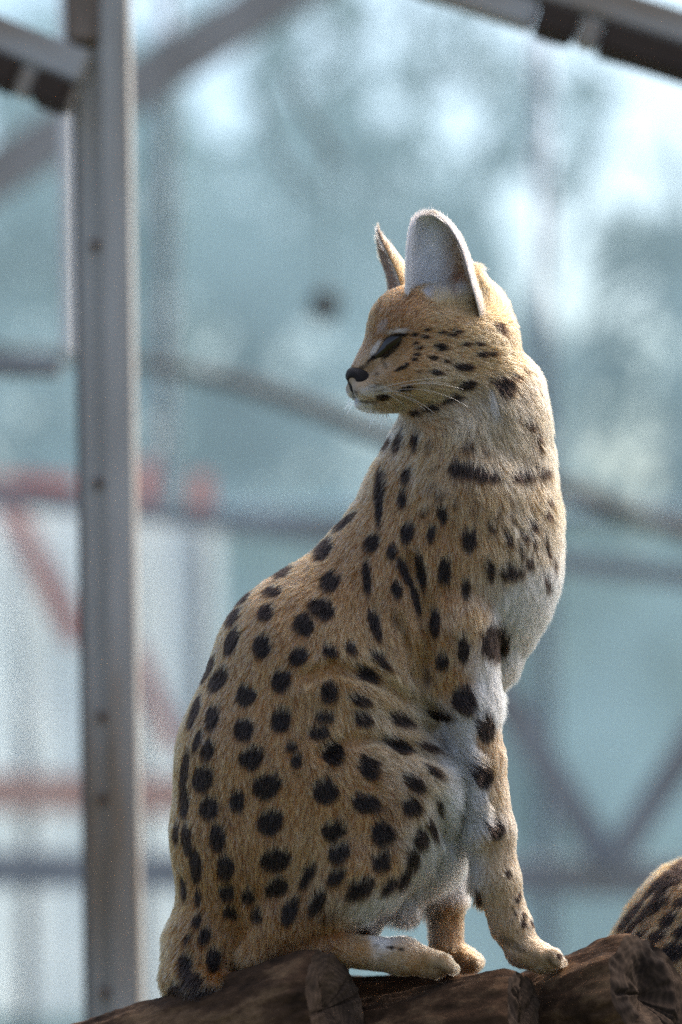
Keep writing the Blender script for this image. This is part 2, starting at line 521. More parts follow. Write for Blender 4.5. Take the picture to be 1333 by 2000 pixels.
# ------------------------------------------------------------------ animal bodies: smooth union of tapered limbs, skinned as one surface
class Field:
    """signed distance on a grid, in cat pixels (x right, y down, z towards the lens; 1 px = 0.5 mm)"""
    def __init__(s, lo, hi, h):
        s.lo = np.array(lo, float); s.h = h
        s.n = np.ceil((np.array(hi) - s.lo) / h).astype(int) + 1
        s.d = np.full(s.n, 60.0, dtype=np.float32)

    def _block(s, lo, hi):
        i0 = np.maximum(0, np.floor((lo - s.lo) / s.h).astype(int)); i1 = np.minimum(s.n, np.ceil((hi - s.lo) / s.h).astype(int) + 1)
        ax = [s.lo[k] + s.h * np.arange(i0[k], i1[k], dtype=np.float32) for k in range(3)]
        return tuple(slice(i0[k], i1[k]) for k in range(3)), np.meshgrid(*ax, indexing='ij', sparse=True)

    def _merge(s, sl, nd, k):
        a = s.d[sl]
        hh = np.clip(k - np.abs(a - nd), 0, None) / k
        s.d[sl] = np.minimum(a, nd) - hh * hh * k * 0.25

    def limb(s, pts, k=22, zs=1.0):
        """chain of (x, y, z, r); zs squeezes the thickness towards the lens"""
        for a, b in zip(pts[:-1], pts[1:]):
            a = np.array(a, float); b = np.array(b, float)
            m = max(a[3], b[3]) + k + 8
            mz = max(a[3], b[3]) * zs + k + 8
            lo = np.minimum(a[:3], b[:3]) - [m, m, mz]; hi = np.maximum(a[:3], b[:3]) + [m, m, mz]
            sl, (X, Y, Z) = s._block(lo, hi)
            dx, dy, dz = b[0] - a[0], b[1] - a[1], (b[2] - a[2])
            zc = lambda t: a[2] + t * dz
            L2 = dx * dx + dy * dy + dz * dz
            t = np.clip(((X - a[0]) * dx + (Y - a[1]) * dy + (Z - a[2]) * dz) / L2, 0, 1)
            rr = a[3] + t * (b[3] - a[3])
            px_ = X - a[0] - t * dx; py_ = Y - a[1] - t * dy; pz_ = (Z - a[2] - t * dz) / zs
            q = np.sqrt(px_ ** 2 + py_ ** 2 + pz_ ** 2)
            g = np.sqrt(px_ ** 2 + py_ ** 2 + (pz_ / zs) ** 2) / np.maximum(q, 1e-3)
            s._merge(sl, ((q - rr) / np.maximum(g, .3)).astype(np.float32), k)

    def ell(s, c, r, ax=None, k=22, cut=False):
        c = np.array(c, float); r = np.array(r, float)
        A = np.eye(3) if ax is None else np.array(ax, float)
        m = r.max() + k + 10
        sl, (X, Y, Z) = s._block(c - m, c + m)
        X = X - c[0]; Y = Y - c[1]; Z = Z - c[2]
        u = [(A[i][0] * X + A[i][1] * Y + A[i][2] * Z) / r[i] for i in range(3)]
        q = np.sqrt(u[0] ** 2 + u[1] ** 2 + u[2] ** 2)
        g = np.sqrt((u[0] / r[0]) ** 2 + (u[1] / r[1]) ** 2 + (u[2] / r[2]) ** 2) / np.maximum(q, 1e-4)
        nd = ((q - 1) / np.maximum(g, 1.0 / r.max())).astype(np.float32)
        if cut:
            a = s.d[sl]; nd = -nd
            hh = np.clip(k - np.abs(a - nd), 0, None) / k
            s.d[sl] = np.maximum(a, nd) + hh * hh * k * 0.25
        else:
            s._merge(sl, nd, k)

    def groove(s, pts, r, k=10):
        for a, b in zip(pts[:-1], pts[1:]):
            a = np.array(a, float); b = np.array(b, float); m = r + k + 8
            sl, (X, Y, Z) = s._block(np.minimum(a, b) - m, np.maximum(a, b) + m)
            d_ = b - a
            t = np.clip(((X - a[0]) * d_[0] + (Y - a[1]) * d_[1] + (Z - a[2]) * d_[2]) / (d_ @ d_), 0, 1)
            nd = -(np.sqrt((X - a[0] - t * d_[0]) ** 2 + (Y - a[1] - t * d_[1]) ** 2 + (Z - a[2] - t * d_[2]) ** 2) - r).astype(np.float32)
            q = s.d[sl]; hh = np.clip(k - np.abs(q - nd), 0, None) / k
            s.d[sl] = np.maximum(q, nd) + hh * hh * k * 0.25

    def mesh(s):
        d = s.d; ins = d < 0
        c = np.zeros(np.array(d.shape) - 1, dtype=np.int8)
        for i in (0, 1):
            for j in (0, 1):
                for k in (0, 1):
                    c += ins[i:d.shape[0] - 1 + i, j:d.shape[1] - 1 + j, k:d.shape[2] - 1 + k]
        act = np.argwhere((c > 0) & (c < 8))
        idx = np.full(c.shape, -1, dtype=np.int32); idx[tuple(act.T)] = np.arange(len(act))
        corner = np.array([(i, j, k) for i in (0, 1) for j in (0, 1) for k in (0, 1)])
        val = np.stack([d[tuple((act + o).T)] for o in corner], 1)
        acc = np.zeros((len(act), 3)); cnt = np.zeros(len(act))
        for e0 in range(8):
            for e1 in range(e0 + 1, 8):
                if np.abs(corner[e0] - corner[e1]).sum() != 1: continue
                cr = (val[:, e0] < 0) != (val[:, e1] < 0)
                t = val[:, e0] / np.where(cr, val[:, e0] - val[:, e1], 1)
                p = corner[e0] + t[:, None] * (corner[e1] - corner[e0])
                acc[cr] += p[cr]; cnt[cr] += 1
        V = s.lo + s.h * (act + acc / cnt[:, None])
        F = []
        for ax in range(3):
            a1, a2 = (ax + 1) % 3, (ax + 2) % 3
            sa = [slice(None)] * 3; sb = [slice(None)] * 3
            sa[ax] = slice(0, -1); sb[ax] = slice(1, None)
            e = np.argwhere(ins[tuple(sa)] != ins[tuple(sb)])
            e = e[(e[:, a1] > 0) & (e[:, a2] > 0) & (e[:, a1] < d.shape[a1] - 1) & (e[:, a2] < d.shape[a2] - 1)]
            inside_first = ins[tuple(e.T)]
            q = []
            for o1, o2 in ((-1, -1), (0, -1), (0, 0), (-1, 0)):
                cc = e.copy(); cc[:, a1] += o1; cc[:, a2] += o2
                q.append(idx[tuple(cc.T)])
            q = np.stack(q, 1)
            q[~inside_first] = q[~inside_first][:, ::-1]
            F.append(q)
        F = np.concatenate(F)
        return V, F[(F >= 0).all(1)]


def vert_normals(V, F):
    a = V[F[:, 2]] - V[F[:, 0]]; b = V[F[:, 3]] - V[F[:, 1]]
    fn = np.cross(a, b)
    N_ = np.zeros_like(V)
    for i in range(4): np.add.at(N_, F[:, i], fn)
    return N_ / np.maximum(np.linalg.norm(N_, axis=1, keepdims=True), 1e-9), np.linalg.norm(fn, axis=1) / 2


def scatter(V, F, N_, area, n, weight, g):
    w = area * weight
    f = g.choice(len(F), n, p=w / w.sum())
    u, v = g.random(n)[:, None], g.random(n)[:, None]
    q = F[f]
    mixp = lambda A: (A[q[:, 0]] * (1 - u) + A[q[:, 1]] * u) * (1 - v) + (A[q[:, 3]] * (1 - u) + A[q[:, 2]] * u) * v
    nn = mixp(N_)
    return mixp(V), nn / np.maximum(np.linalg.norm(nn, axis=1, keepdims=True), 1e-9)


def vnoise(P, scale, seed):
    """smooth value noise, vectorised, about -1..1"""
    q = P / scale + seed * 17.3
    i = np.floor(q).astype(np.int64); f = q - i; f = f * f * (3 - 2 * f)
    out = np.zeros(len(P))
    for a in (0, 1):
        for b in (0, 1):
            for c in (0, 1):
                hsh = ((i[:, 0] + a) * 73856093) ^ ((i[:, 1] + b) * 19349663) ^ ((i[:, 2] + c) * 83492791) ^ (seed * 2654435)
                hsh = (hsh ^ (hsh >> 13)) * 1274126177 & 0x7fffffff
                r_ = (hsh % 100003) / 50001.5 - 1
                w = (f[:, 0] if a else 1 - f[:, 0]) * (f[:, 1] if b else 1 - f[:, 1]) * (f[:, 2] if c else 1 - f[:, 2])
                out += w * r_
    return out


def idw(P2, guides, cols, sig=45.0):
    """inverse-distance blend of guide values over the flank's x, y"""
    G = np.array(guides, float)
    out = np.zeros((len(P2), len(cols))); wt = np.zeros(len(P2))
    for g_ in G:
        d2 = ((P2 - g_[:2]) ** 2).sum(1) / sig ** 2
        w = 1.0 / (0.08 + d2) ** 2
        wt += w
        out += w[:, None] * g_[cols]
    return out / wt[:, None]


def spot_mask(P, nz, spots, z_at, feather=2.2, side=1):
    """how much of a dark spot covers each point (0..1)"""
    m = np.zeros(len(P))
    for (x, y, rx, ry, an, st), zz in zip(spots, z_at):
        R_ = max(rx, ry) + 3 * feather
        sel = np.where((np.abs(P[:, 0] - x) < R_) & (np.abs(P[:, 1] - y) < R_) & (np.abs(P[:, 2] - zz) < 70 + R_))[0]
        if not len(sel): continue
        dx = P[sel, 0] - x; dy = P[sel, 1] - y
        c, s_ = math.cos(R(an)), math.sin(R(an))
        u = (dx * c + dy * s_) / rx; v = (-dx * s_ + dy * c) / ry
        q = np.sqrt(u * u + v * v) + 0.16 * vnoise(P[sel], 11.0, 5)
        e = feather / min(rx, ry)
        m[sel] = np.maximum(m[sel], st * np.clip((1 + e * .5 - q) / max(e, .12), 0, 1))
    return m


def fur_object(name, parent, P, C, rad, material):
    """P (n, k, 3) world points, C (n, k, 3) colours, rad (n, k) metres"""
    n_, k_ = P.shape[:2]
    hc = bpy.data.hair_curves.new(name)
    hc.add_curves([k_] * n_)
    hc.points.foreach_set('position', P.reshape(-1).astype(np.float32))
    ra = hc.attributes.get('radius') or hc.attributes.new('radius', 'FLOAT', 'POINT')
    ra.data.foreach_set('value', rad.reshape(-1).astype(np.float32))
    ca = hc.attributes.new('fur_colour', 'FLOAT_COLOR', 'POINT')
    c4 = np.concatenate([C.reshape(-1, 3), np.ones((n_ * k_, 1))], 1)
    ca.data.foreach_set('color', c4.reshape(-1).astype(np.float32))
    hc.materials.append(material)
    o = bpy.data.objects.new(name, hc)
    link(o, parent)
    q = parent
    loc = Vector((0, 0, 0))
    while q is not None:
        loc += Vector(q.location); q = q.parent
    o.matrix_parent_inverse = Matrix.Identity(4)
    return o


def fur_mat():
    m, t, p, N, L = mat('fur')
    N.remove(p)
    at_ = N.new('ShaderNodeAttribute'); at_.attribute_name = 'fur_colour'
    h = N.new('ShaderNodeBsdfHairPrincipled')
    try: h.model = 'CHIANG'
    except Exception: pass
    h.parametrization = 'COLOR'
    L.new(at_.outputs['Color'], h.inputs['Color'])
    h.inputs['Roughness'].default_value = 0.42
    h.inputs['Radial Roughness'].default_value = 0.55
    h.inputs['Random Roughness'].default_value = 0.1
    h.inputs['IOR'].default_value = 1.38
    L.new(h.outputs[0], N['Material Output'].inputs[0])
    return m


def skin_mat():
    m, t, p, N, L = mat('skin_under_fur')
    at_ = N.new('ShaderNodeAttribute'); at_.attribute_name = 'coat'
    L.new(at_.outputs['Color'], p.inputs['Base Color'])
    p.inputs['Roughness'].default_value = 0.9
    p.inputs['Specular IOR Level'].default_value = 0.1
    return m


def plain(name, c, rough, spec=0.5, coat=0.0):
    m, t, p, N, L = mat(name)
    p.inputs['Base Color'].default_value = (*c, 1)
    p.inputs['Roughness'].default_value = rough
    p.inputs['Specular IOR Level'].default_value = spec
    p.inputs['Coat Weight'].default_value = coat
    return m


M_fur, M_skin = fur_mat(), skin_mat()
M_eye = plain('dark_eye', (0.016, 0.008, 0.004), 0.05, 0.45, 0.0)
M_lid = plain('eyelid_skin', (0.012, 0.008, 0.007), 0.5)
M_nose = noise_mat('nose_leather', (0.007, 0.0045, 0.004), (0.016, 0.010, 0.009), 400, 0.55, 0, 0.5)
M_nose.node_tree.nodes['Principled BSDF'].inputs['Specular IOR Level'].default_value = 0.25

TAN = np.array([0.33, 0.145, 0.040]); DEEP = np.array([0.225, 0.084, 0.015]); PALE = np.array([0.40, 0.21, 0.08])
CREAM = np.array([0.44, 0.29, 0.16]); WHITE = np.array([0.74, 0.71, 0.68]); DARK = np.array([0.009, 0.005, 0.003])


def coat_mesh(name, V, F, parent, colours):
    o = mesh_obj(name, px2w(V), F, M_skin, parent)
    a = o.data.attributes.new('coat', 'FLOAT_COLOR', 'POINT')
    a.data.foreach_set('color', np.concatenate([colours, np.ones((len(V), 1))], 1).reshape(-1).astype(np.float32))
    return o


def grow(P, Nn, dirs, length, lift, g, clump=26.0, droop=0.25, tang=None, k=5, cl_amt=0.5):
    """strands in cat pixels: P roots, dirs wanted flow, bent over the surface"""
    t = dirs - Nn * (dirs * Nn).sum(1)[:, None]
    tl = np.linalg.norm(t, axis=1, keepdims=True)
    t = np.where(tl > 0.12, t / np.maximum(tl, 1e-6), t)
    b = np.cross(Nn, t)
    jit = g.normal(0, 0.16, len(P)) + 0.32 * vnoise(P, 34.0, 3) + 0.22 * vnoise(P, 13.0, 9)
    t = t + b * jit[:, None]
    lf = lift * (1 + 0.35 * g.normal(0, 1, len(P)) + 0.5 * vnoise(P, 26.0, 11))
    lf = np.clip(lf, 0.06, 0.9)
    s_ = np.linspace(0, 1, k)
    L_ = length * g.uniform(0.65, 1.15, len(P))
    pts = np.zeros((len(P), k, 3))
    for i, u in enumerate(s_):
        up_ = lf * (u - 0.38 * u * u)
        pts[:, i] = P + L_[:, None] * (t * (u * (1 - .25 * lf))[:, None] + Nn * up_[:, None])
        pts[:, i, 1] += droop * 0.1 * L_ * u * u
    # clumps: strands lean to the tip of a lock
    if cl_amt:
        nc = max(8, int(len(P) / clump))
        pick = g.choice(len(P), nc, replace=False)
        cellp = P / 1.0
        kd = KDTree(nc)
        for j, q in enumerate(pick): kd.insert(cellp[q], j)
        kd.balance()
        own = np.fromiter((kd.find(c)[1] for c in cellp), dtype=np.int64, count=len(P))
        ref = pts[pick[own]]
        amt = cl_amt * g.uniform(.5, 1.1, len(P))
        for i, u in enumerate(s_):
            w = (amt * u ** 1.4)[:, None]
            dv = ref[:, i] - pts[:, i]
            far = np.linalg.norm(dv, axis=1, keepdims=True) > 16
            pts[:, i] += np.where(far, 0, dv) * w
    return pts


# ------------------------------------------------------------------ the sitting serval: body
print('serval')
HC = np.array([858.0, 652.0, 25.0])
hf = np.array([-0.951, 0.0, 0.309]); hl = np.array([0.309, 0.0, 0.951]); hu = np.array([0.0, -1.0, 0.0])
def H(a, b, c=0.0): return HC + a * hf + b * hu + c * hl
def H4(a, b, c, r): return (*H(a, b, c), r)
HAX = (hf, hu, hl)

EARC = np.array([858., 541., 122.]); EARR = np.array([54., 44., 72.])
f = Field((285, 470, -250), (1140, 1992, 270), 4.0)
# trunk, from nape to rump
f.limb([(905, 800, 5, 118), (918, 880, 0, 145), (905, 965, 0, 172), (890, 1080, 0, 188), (770, 1225, 0, 190), (650, 1335, 0, 232), (594, 1500, 0, 244), (570, 1650, 0, 232), (556, 1745, 0, 190)], 26, 0.72)
f.limb([(850, 880, 0, 70), (812, 985, 0, 92), (760, 1080, 0, 100), (640, 1230, 0, 130)], 34, 0.8)      # withers and back line
f.ell((968, 1080, 0), (122, 205, 112), None, 36)                                                     # breast
f.limb([(994, 1170, 0, 60), (964, 1285, 0, 44), (930, 1365, 0, 26)], 34, 1.1)                        # brisket fur
f.limb([(890, 1385, 0, 74), (866, 1520, 10, 90), (822, 1650, 20, 80), (785, 1745, 18, 46)], 30, 1.0)      # belly
# head
f.ell(H(-8, 2), (132, 99, 102), HAX, 24)
f.ell(H(66, 16), (74, 72, 74), HAX, 30)
f.limb([H4(104, -26, 0, 50), H4(166, -84, 0, 23)], 22)
for sgn in (1, -1):
    f.ell(H(140, -108, 22 * sgn), (44, 25, 24), HAX, 14)
    f.ell(H(100, -92, 40 * sgn), (50, 34, 26), HAX, 18)
    f.ell(H(22, -70, 62 * sgn), (88, 60, 42), HAX, 26)
    f.ell(H(88, 10, 44 * sgn), (34, 18, 22), HAX, 14)
f.ell(H(130, -134), (42, 18, 26), HAX, 12)
f.limb([H4(112, -122, 0, 22), H4(10, -116, 0, 46)], 22, 1.3)
f.ell((935, 622, -5), (54, 64, 60), None, 30)
f.ell((922, 580, 30), (34, 55, 40), None, 24)                                                        # behind the ear
f.limb([(925, 700, 20, 88), (965, 800, 10, 100)], 40, 0.95)
f.limb([(996, 760, 0, 50), (1002, 900, 0, 56), (1008, 1000, 0, 66)], 40, 1.25)
f.limb([(890, 860, 30, 90), (910, 960, 30, 105), (920, 1060, 30, 100)], 40, 1.0)
f.ell(EARC, EARR, None, 12, cut=True)      # mouth of the near ear
f.groove([H(160, -128, 22), H(128, -126, 34), H(98, -118, 40)], 2.5, 6)
# near and far fore legs
def fore(z, dx, near):
    if near:
        f.ell((868, 1135, z * .98), (112, 165, 48), None, 20)
        f.limb([(888, 1220, z * 1.05, 82), (914, 1365, z, 62)], 18, .75)
        f.limb([(914, 1365, z, 56), (938, 1480, z, 45), (960, 1620, z, 42), (970, 1715, z, 42), (998, 1805, z, 36), (1022, 1852, z + 2, 33)], 16, .95)
        f.limb([(1022, 1856, z + 2, 30), (1058, 1872, z + 6, 26), (1078, 1877, z + 8, 21)], 14, 1.1)
        for q in (-22, -8, 7, 21):
            f.limb([(1056, 1866, z + 6 + q, 15), (1080, 1866, z + 8 + q * 1.15, 13), (1096 - abs(q) * .3, 1879, z + 8 + q * 1.25, 11)], 3.5)
        f.ell((938, 1757, z - 6), (9, 14, 9), None, 8)
    else:
        f.ell((880, 1135, z), (100, 150, 44), None, 20)
        f.limb([(900, 1230, z, 76), (920, 1370, z, 58)], 18, .75)
        f.limb([(920, 1370, z, 52), (900, 1500, z, 42), (880, 1640, z + 8, 35), (871, 1760, z + 14, 34), (872, 1850, z + 16, 31)], 16, .95)
        f.limb([(874, 1858, z + 16, 30), (905, 1874, z + 18, 24), (922, 1879, z + 18, 20)], 14, 1.1)
        for q in (-20, -7, 7, 20):
            f.limb([(905, 1870, z + 18 + q, 15), (932 - abs(q) * .25, 1879, z + 18 + q * 1.15, 12)], 7)
fore(88, 0, True)
fore(-84, 0, False)
# haunches and hind feet
for z, near in ((112, True), (-112, False)):
    f.ell((672, 1565, z), (205, 208, 72), ((.82, -.57, 0), (.57, .82, 0), (0, 0, 1)), 20)
    f.limb([(805, 1545, z * 1.08, 88), (700, 1700, z * 1.12, 92), (560, 1800, z * 1.05, 62)], 22, .62)
    f.limb([(560, 1800, z, 58), (505, 1862, z, 34)], 18, .8)
    f.limb([(500, 1866, z, 26), (640, 1850, z + 4, 30), (780, 1868, z + 8, 31), (850, 1884, z + 8, 27)], 16, .95)
    for q in (-21, -7, 7, 21):
        f.limb([(838, 1874, z + 8 + q, 15), (866, 1878, z + 8 + q * 1.15, 14), (886 - abs(q) * .3, 1891, z + 8 + q * 1.2, 11)], 3.5)
# rump and root of the tail
f.limb([(455, 1750, 0, 100), (415, 1850, 25, 86), (390, 1905, 50, 70)], 30, .9)
f.limb([(378, 1912, 50, 50), (410, 1935, 110, 42), (500, 1950, 60, 34)], 22, 1.0)
# folds of the coat
def crease(pts, r, k):
    out = []
    for a, b in zip(pts[:-1], pts[1:]):
        for t in np.linspace(0, 1, 5)[:-1]: out.append((a[0] + (b[0] - a[0]) * t, a[1] + (b[1] - a[1]) * t))
    out.append(pts[-1])
    q = []
    for x, y in out:
        i_, j_ = int((x - f.lo[0]) / f.h), int((y - f.lo[1]) / f.h)
        zi = np.where(f.d[i_, j_] < 0)[0]
        if len(zi): q.append((x, y, f.lo[2] + f.h * (zi.max() + .5) + r * .25))
    f.groove(q, r, k)
crease([(800, 1085), (822, 1150), (838, 1240), (828, 1345)], 11, 22)
crease([(596, 1318), (650, 1296), (720, 1318), (800, 1362), (880, 1400)], 9, 20)
crease([(625, 1470), (670, 1444), (730, 1438), (800, 1456), (865, 1488)], 8, 16)
crease([(860, 1560), (872, 1640), (835, 1720), (770, 1775), (690, 1805)], 10, 18)
crease([(775, 1200), (800, 1270), (812, 1330)], 7, 14)
bV, bF = f.mesh()
bN, bA = vert_normals(bV, bF)
print('body verts', len(bV), 'normal out?', float((bN * (bV - bV.mean(0))).sum(1).mean()))

bvh = BVHTree.FromPolygons([tuple(v) for v in bV], [tuple(int(i) for i in q) for q in bF])
def surf_z(x, y):
    h = bvh.ray_cast(Vector((x, y, 400)), Vector((0, 0, -1)))
    if h[0] is not None: return h[0].z
    return bvh.find_nearest(Vector((x, y, 60)))[0].z

SP = []   # x, y, rx, ry, angle, strength
def sp(*rows):
    for r_ in rows: SP.append(tuple(r_) + ((0,) if len(r_) == 4 else ()) + ((1.0,) if len(r_) < 6 else ()))
sp((739,971,9,64),(791,932,9,15),(785,978,9,18),(775,866,8,20,12),(808,863,7,17,-8),(753,866,8,15,20),(864,1009,11,16,-25),(794,1045,14,17),(842,1048,9,14),(917,1062,15,20),(724,1064,15,17),
   (716,1131,8,40,-6),(764,1081,9,15,-15),(790,1120,8,32,-28),(822,1118,9,38,-10),(868,1121,14,28),(912,1156,9,19),(960,1118,8,22),(1001,1124,26,9),(1037,1105,10,8,40),(775,1155,11,17,-30),
   (734,1226,11,31,-20),(771,1217,7,20,-15,.6),(813,1175,7,35,-15),(850,1220,10,28),(906,1271,12,25),(864,1296,13,15),(968,1261,29,34),(909,1373,25,26),(952,1427,17,25),
   (628,1076,14,24,30),(642,1139,20,19),(628,1191,28,18,30),(593,1223,24,19,35),(581,1287,18,17),(646,1277,17,11,20),(688,1271,13,9,20),(750,1296,28,8,42),(723,1319,21,13,30),
   (549,1115,20,12,-35),(530,1156,17,11,-10),(472,1166,22,11,-42),(517,1198,15,17),(453,1207,10,20,30),(451,1255,13,27,20),(510,1265,17,22),(403,1309,9,30,22),(424,1331,15,26,30),(479,1362,20,20),(549,1333,20,21),
   (644,1356,19,18),(711,1373,21,10,8),(413,1405,14,25,10),(475,1430,20,20),(549,1410,20,22),(635,1405,21,8),(714,1411,21,11),(791,1411,24,11,18),(864,1402,20,9,10),(670,1022,27,8,-42),(625,1436,20,10,-5),(378,1392,8,37,18),(836,1328,9,12,0,.6),
   (405,1468,14,20,15),(491,1484,25,19,-20),(396,1525,20,27,20),(571,1462,14,7),(579,1490,12,12),(654,1474,22,22),(727,1503,20,23),(785,1460,27,12,25),(848,1465,25,8,15),(815,1535,20,15,28),(855,1510,21,9,42),
   (463,1569,15,19),(520,1541,27,23,-30),(526,1611,27,22),(638,1551,26,23),(718,1573,28,18,5),(807,1581,22,16,15),(864,1583,6,15),(408,1583,20,23),(364,1643,10,32,-8),(424,1640,17,27),(440,1698,17,25),(651,1627,25,16,-10),
   (750,1634,25,23),(826,1647,14,21),(848,1624,8,25,-20),(663,1672,25,15,-25),(746,1690,19,17),(809,1685,14,19,20),(539,1685,30,20,-5),(541,1738,24,16,-15),(600,1717,10,26,35),(654,1719,23,11,-32),(702,1742,31,16,-28),
   (762,1736,23,10,-45),(791,1723,10,21,30),(443,1749,15,15),(485,1756,13,13),(450,1788,16,11,20),(501,1793,12,11),(565,1787,14,29,20),(619,1768,12,26,35),(418,1879,15,23),(399,1831,13,18,28),(383,1803,10,10),(362,1838,6,9),
   (360,1892,14,29,-15),(376,1918,20,18),(345,1943,20,20),(390,1952,46,16),(386,1758,7,16),(358,1739,6,26,-6),(382,1694,12,36,-6),(343,1630,7,22),(359,1567,10,38,-2),(360,1509,9,46,8),(384,1450,7,26,14),
   (973,1625,16,16),(995,1709,6,9),(947,1519,18,24),(1025,1808,7,7),(1011,1761,5,6),(1017,1752,4,8),(1008,1787,5,4),(1027,1790,5,5),(1044,1806,5,6),(935,1758,7,13),(1095,1870,6,7),(1002,1845,30,9,30,.55),
   (1002,1775,4,4,0,.7),(1016,1775,4,3,0,.7),(1035,1815,4,5,0,.7),(1000,1800,4,4,0,.6),(985,1740,4,4,0,.5),(1012,1820,4,3,0,.6),(990,1690,4,5,0,.4),(965,1665,5,5,0,.35),(860,1790,8,10,0,.5),(895,1820,5,9,0,.5),(846,1800,7,14,0,.5),(1075,1876,3,5,0,.5),(700,1838,6,3,0,.5),(735,1846,5,3,0,.5),(820,1862,5,3,0,.4),(714,1822,12,5),(766,1851,5,4),(785,1854,5,4),(690,1752,20,8,-35,.7),(640,1800,26,10,-10,.6),
   (963,1035,8,6),(998,1060,7,9),(1030,1055,7,7),(1046,1032,10,6,30),(1046,1064,5,8),(976,1009,6,8,0,.8),(1005,987,6,5,0,.7),(1075,1009,7,8),(1070,1064,5,9),(1075,1086,4,8),(1086,1105,4,10),(1008,1022,6,5,0,.8),(931,1003,8,6,0,.7),
   (890,990,8,6,0,.8),(928,978,7,6,0,.6),(826,1006,8,6,0,.8),(1072,1147,6,14,-20),(1078,984,6,6),(858,974,10,6,20,.8),(990,1040,5,5,0,.7),(1022,1085,5,6),(1052,1010,5,5,0,.7),(838,960,9,5,30,.6),(1060,1040,5,6,0,.8),(985,1155,9,7,0,.35),
   (900,921,28,13,12),(935,930,30,10,14),(965,936,18,7,8),(1018,937,18,7,-2),(1035,934,14,6,-8),(1066,929,16,6,-6))
sp((866,678,11,8,30),(813,653,6,4.5),(835,658,6,4),(838,644,5,3.5),(868,649,6,4),(898,648,7,4),(888,654,7,4),(914,673,10,5),(941,673,8,4),(946,693,10,7,-25),(967,691,5,7),(849,699,8,5),(875,706,7,4),(909,718,18,8),(857,729,14,5),
   (916,754,16,9,-25),(892,780,14,7,-15),(876,787,12,4,-18),(845,800,24,3,-16),(812,810,14,3,-8),(785,719,16,4,-22),(823,679,5,3.5),(818,692,4.5,4),(812,702,4.5,4),(815,670,4.5,3.5),(796,711,5,3.5),(823,728,8,4,0,.6),
   (752,777,13,6,-8),(797,760,15,5,-15),(716,786,20,2.6,6,.8),(694,771,6,9,10,.7),(990,757,20,19,30),(978,748,12,12,0,.8),(1014,738,9,5,-30),(1040,835,14,5),(1057,860,6,8),(1057,878,6,6),(1036,728,8,4,10,.8),(916,880,15,7,10,.9),
   (952,891,12,9,0,.6),(834,878,7,12,0,.7),(845,920,6,5,0,.7),(807,868,7,14,-20),(984,642,7,15,-25),(740,597,5,18,20,.55),(722,628,5,14,25,.35),(786,588,14,4,-35,.4),(800,575,14,5,-30,.5),(830,580,10,5,20,.4),(752,712,4,10,-30,.55),
   (736,730,5,4,0,.6),(708,717,14,4,-20,.75),(728,757,8,1.8,-6,.7),(741,752,8,1.8,-6,.7),(740,764,14,1.8,-8,.6),(760,758,10,1.8,-6,.55))
EYE_RIM = [(732, 697, 9, 5, -25, 1), (744, 684, 16, 5, -58, 1), (758, 664, 13, 5, -40, 1), (777, 655, 14, 4.5, -3, 1), (778, 672, 14, 4, -50, 1), (760, 691, 16, 4, -36, 1), (722, 704, 8, 2.6, -30, 1), (790, 654, 8, 3, -10, 1)]
SP += EYE_RIM
spz = [surf_z(s_[0], s_[1]) for s_ in SP]

# coat ground colour: x, y, tan, deep, pale, cream, white weights
T_, D_, P_, C_, W_ = np.eye(5)
CG = []
def cg(cvec, *pts):
    for p in pts: CG.append((p[0], p[1], *cvec))
cg(T_, (740,900),(690,1010),(620,1090),(780,980),(760,1080),(700,1140),(840,1050),(850,1150),(600,1180),(500,1200),(560,1260),(840,1250),(880,1330),(640,1560),(720,1600),(560,1560),(480,1500),(600,1460),(560,1380),(500,1330),(690,1690),(760,1690),(800,1560),(500,1620),(880,1060),(700,1520))
cg(D_, (440,1200),(400,1320),(360,1480),(345,1620),(370,1750),(440,1720),(400,1850),(360,1920),(470,1820),(560,1800),(430,1600),(640,1830),(740,1590),(720,640),(740,590),(800,580),(700,680))
cg(P_, (950,1455),(958,1500),(966,1545),(948,1425),(940,1485),(660,1230),(720,1260),(690,1400),(640,1330),(760,1370),(780,1440),(880,870),(960,960),(1040,980),(960,1060),(930,1200),(880,1780),(880,1860),(820,700),(860,640),(930,620),(940,700),(780,740),(850,600),(960,590),(1000,700),(700,1850),(800,1880),(840,860),(940,1450),(620,1640))
cg(C_, (800,1470),(830,1530),(790,1400),(840,1600),(760,1440),(740,1390),(830,1400),(870,1440),(820,1490),(1040,760),(1060,850),(980,850),(900,800),(930,830),(1000,920),(760,800),(840,780),(850,740),(1040,1060),(1000,1090),(960,1560),(985,1700),(1020,1820),(955,1640),(1000,1770),(1060,1865),(860,1880),(780,1870),(720,700),(1020,1000),(735,757),(715,765),(750,762))
cg(W_, (870,1430),(880,1470),(890,1550),(870,1590),(905,1450),(860,1640),(1040,1150),(1070,1200),(1000,1200),(1030,1270),(985,1340),(920,1420),(910,1500),(920,1580),(890,1660),(850,1720),(800,1780),(880,1600),(690,790),(700,800),(760,1790),(1085,1150),(960,1380),(930,1540),(740,1825))

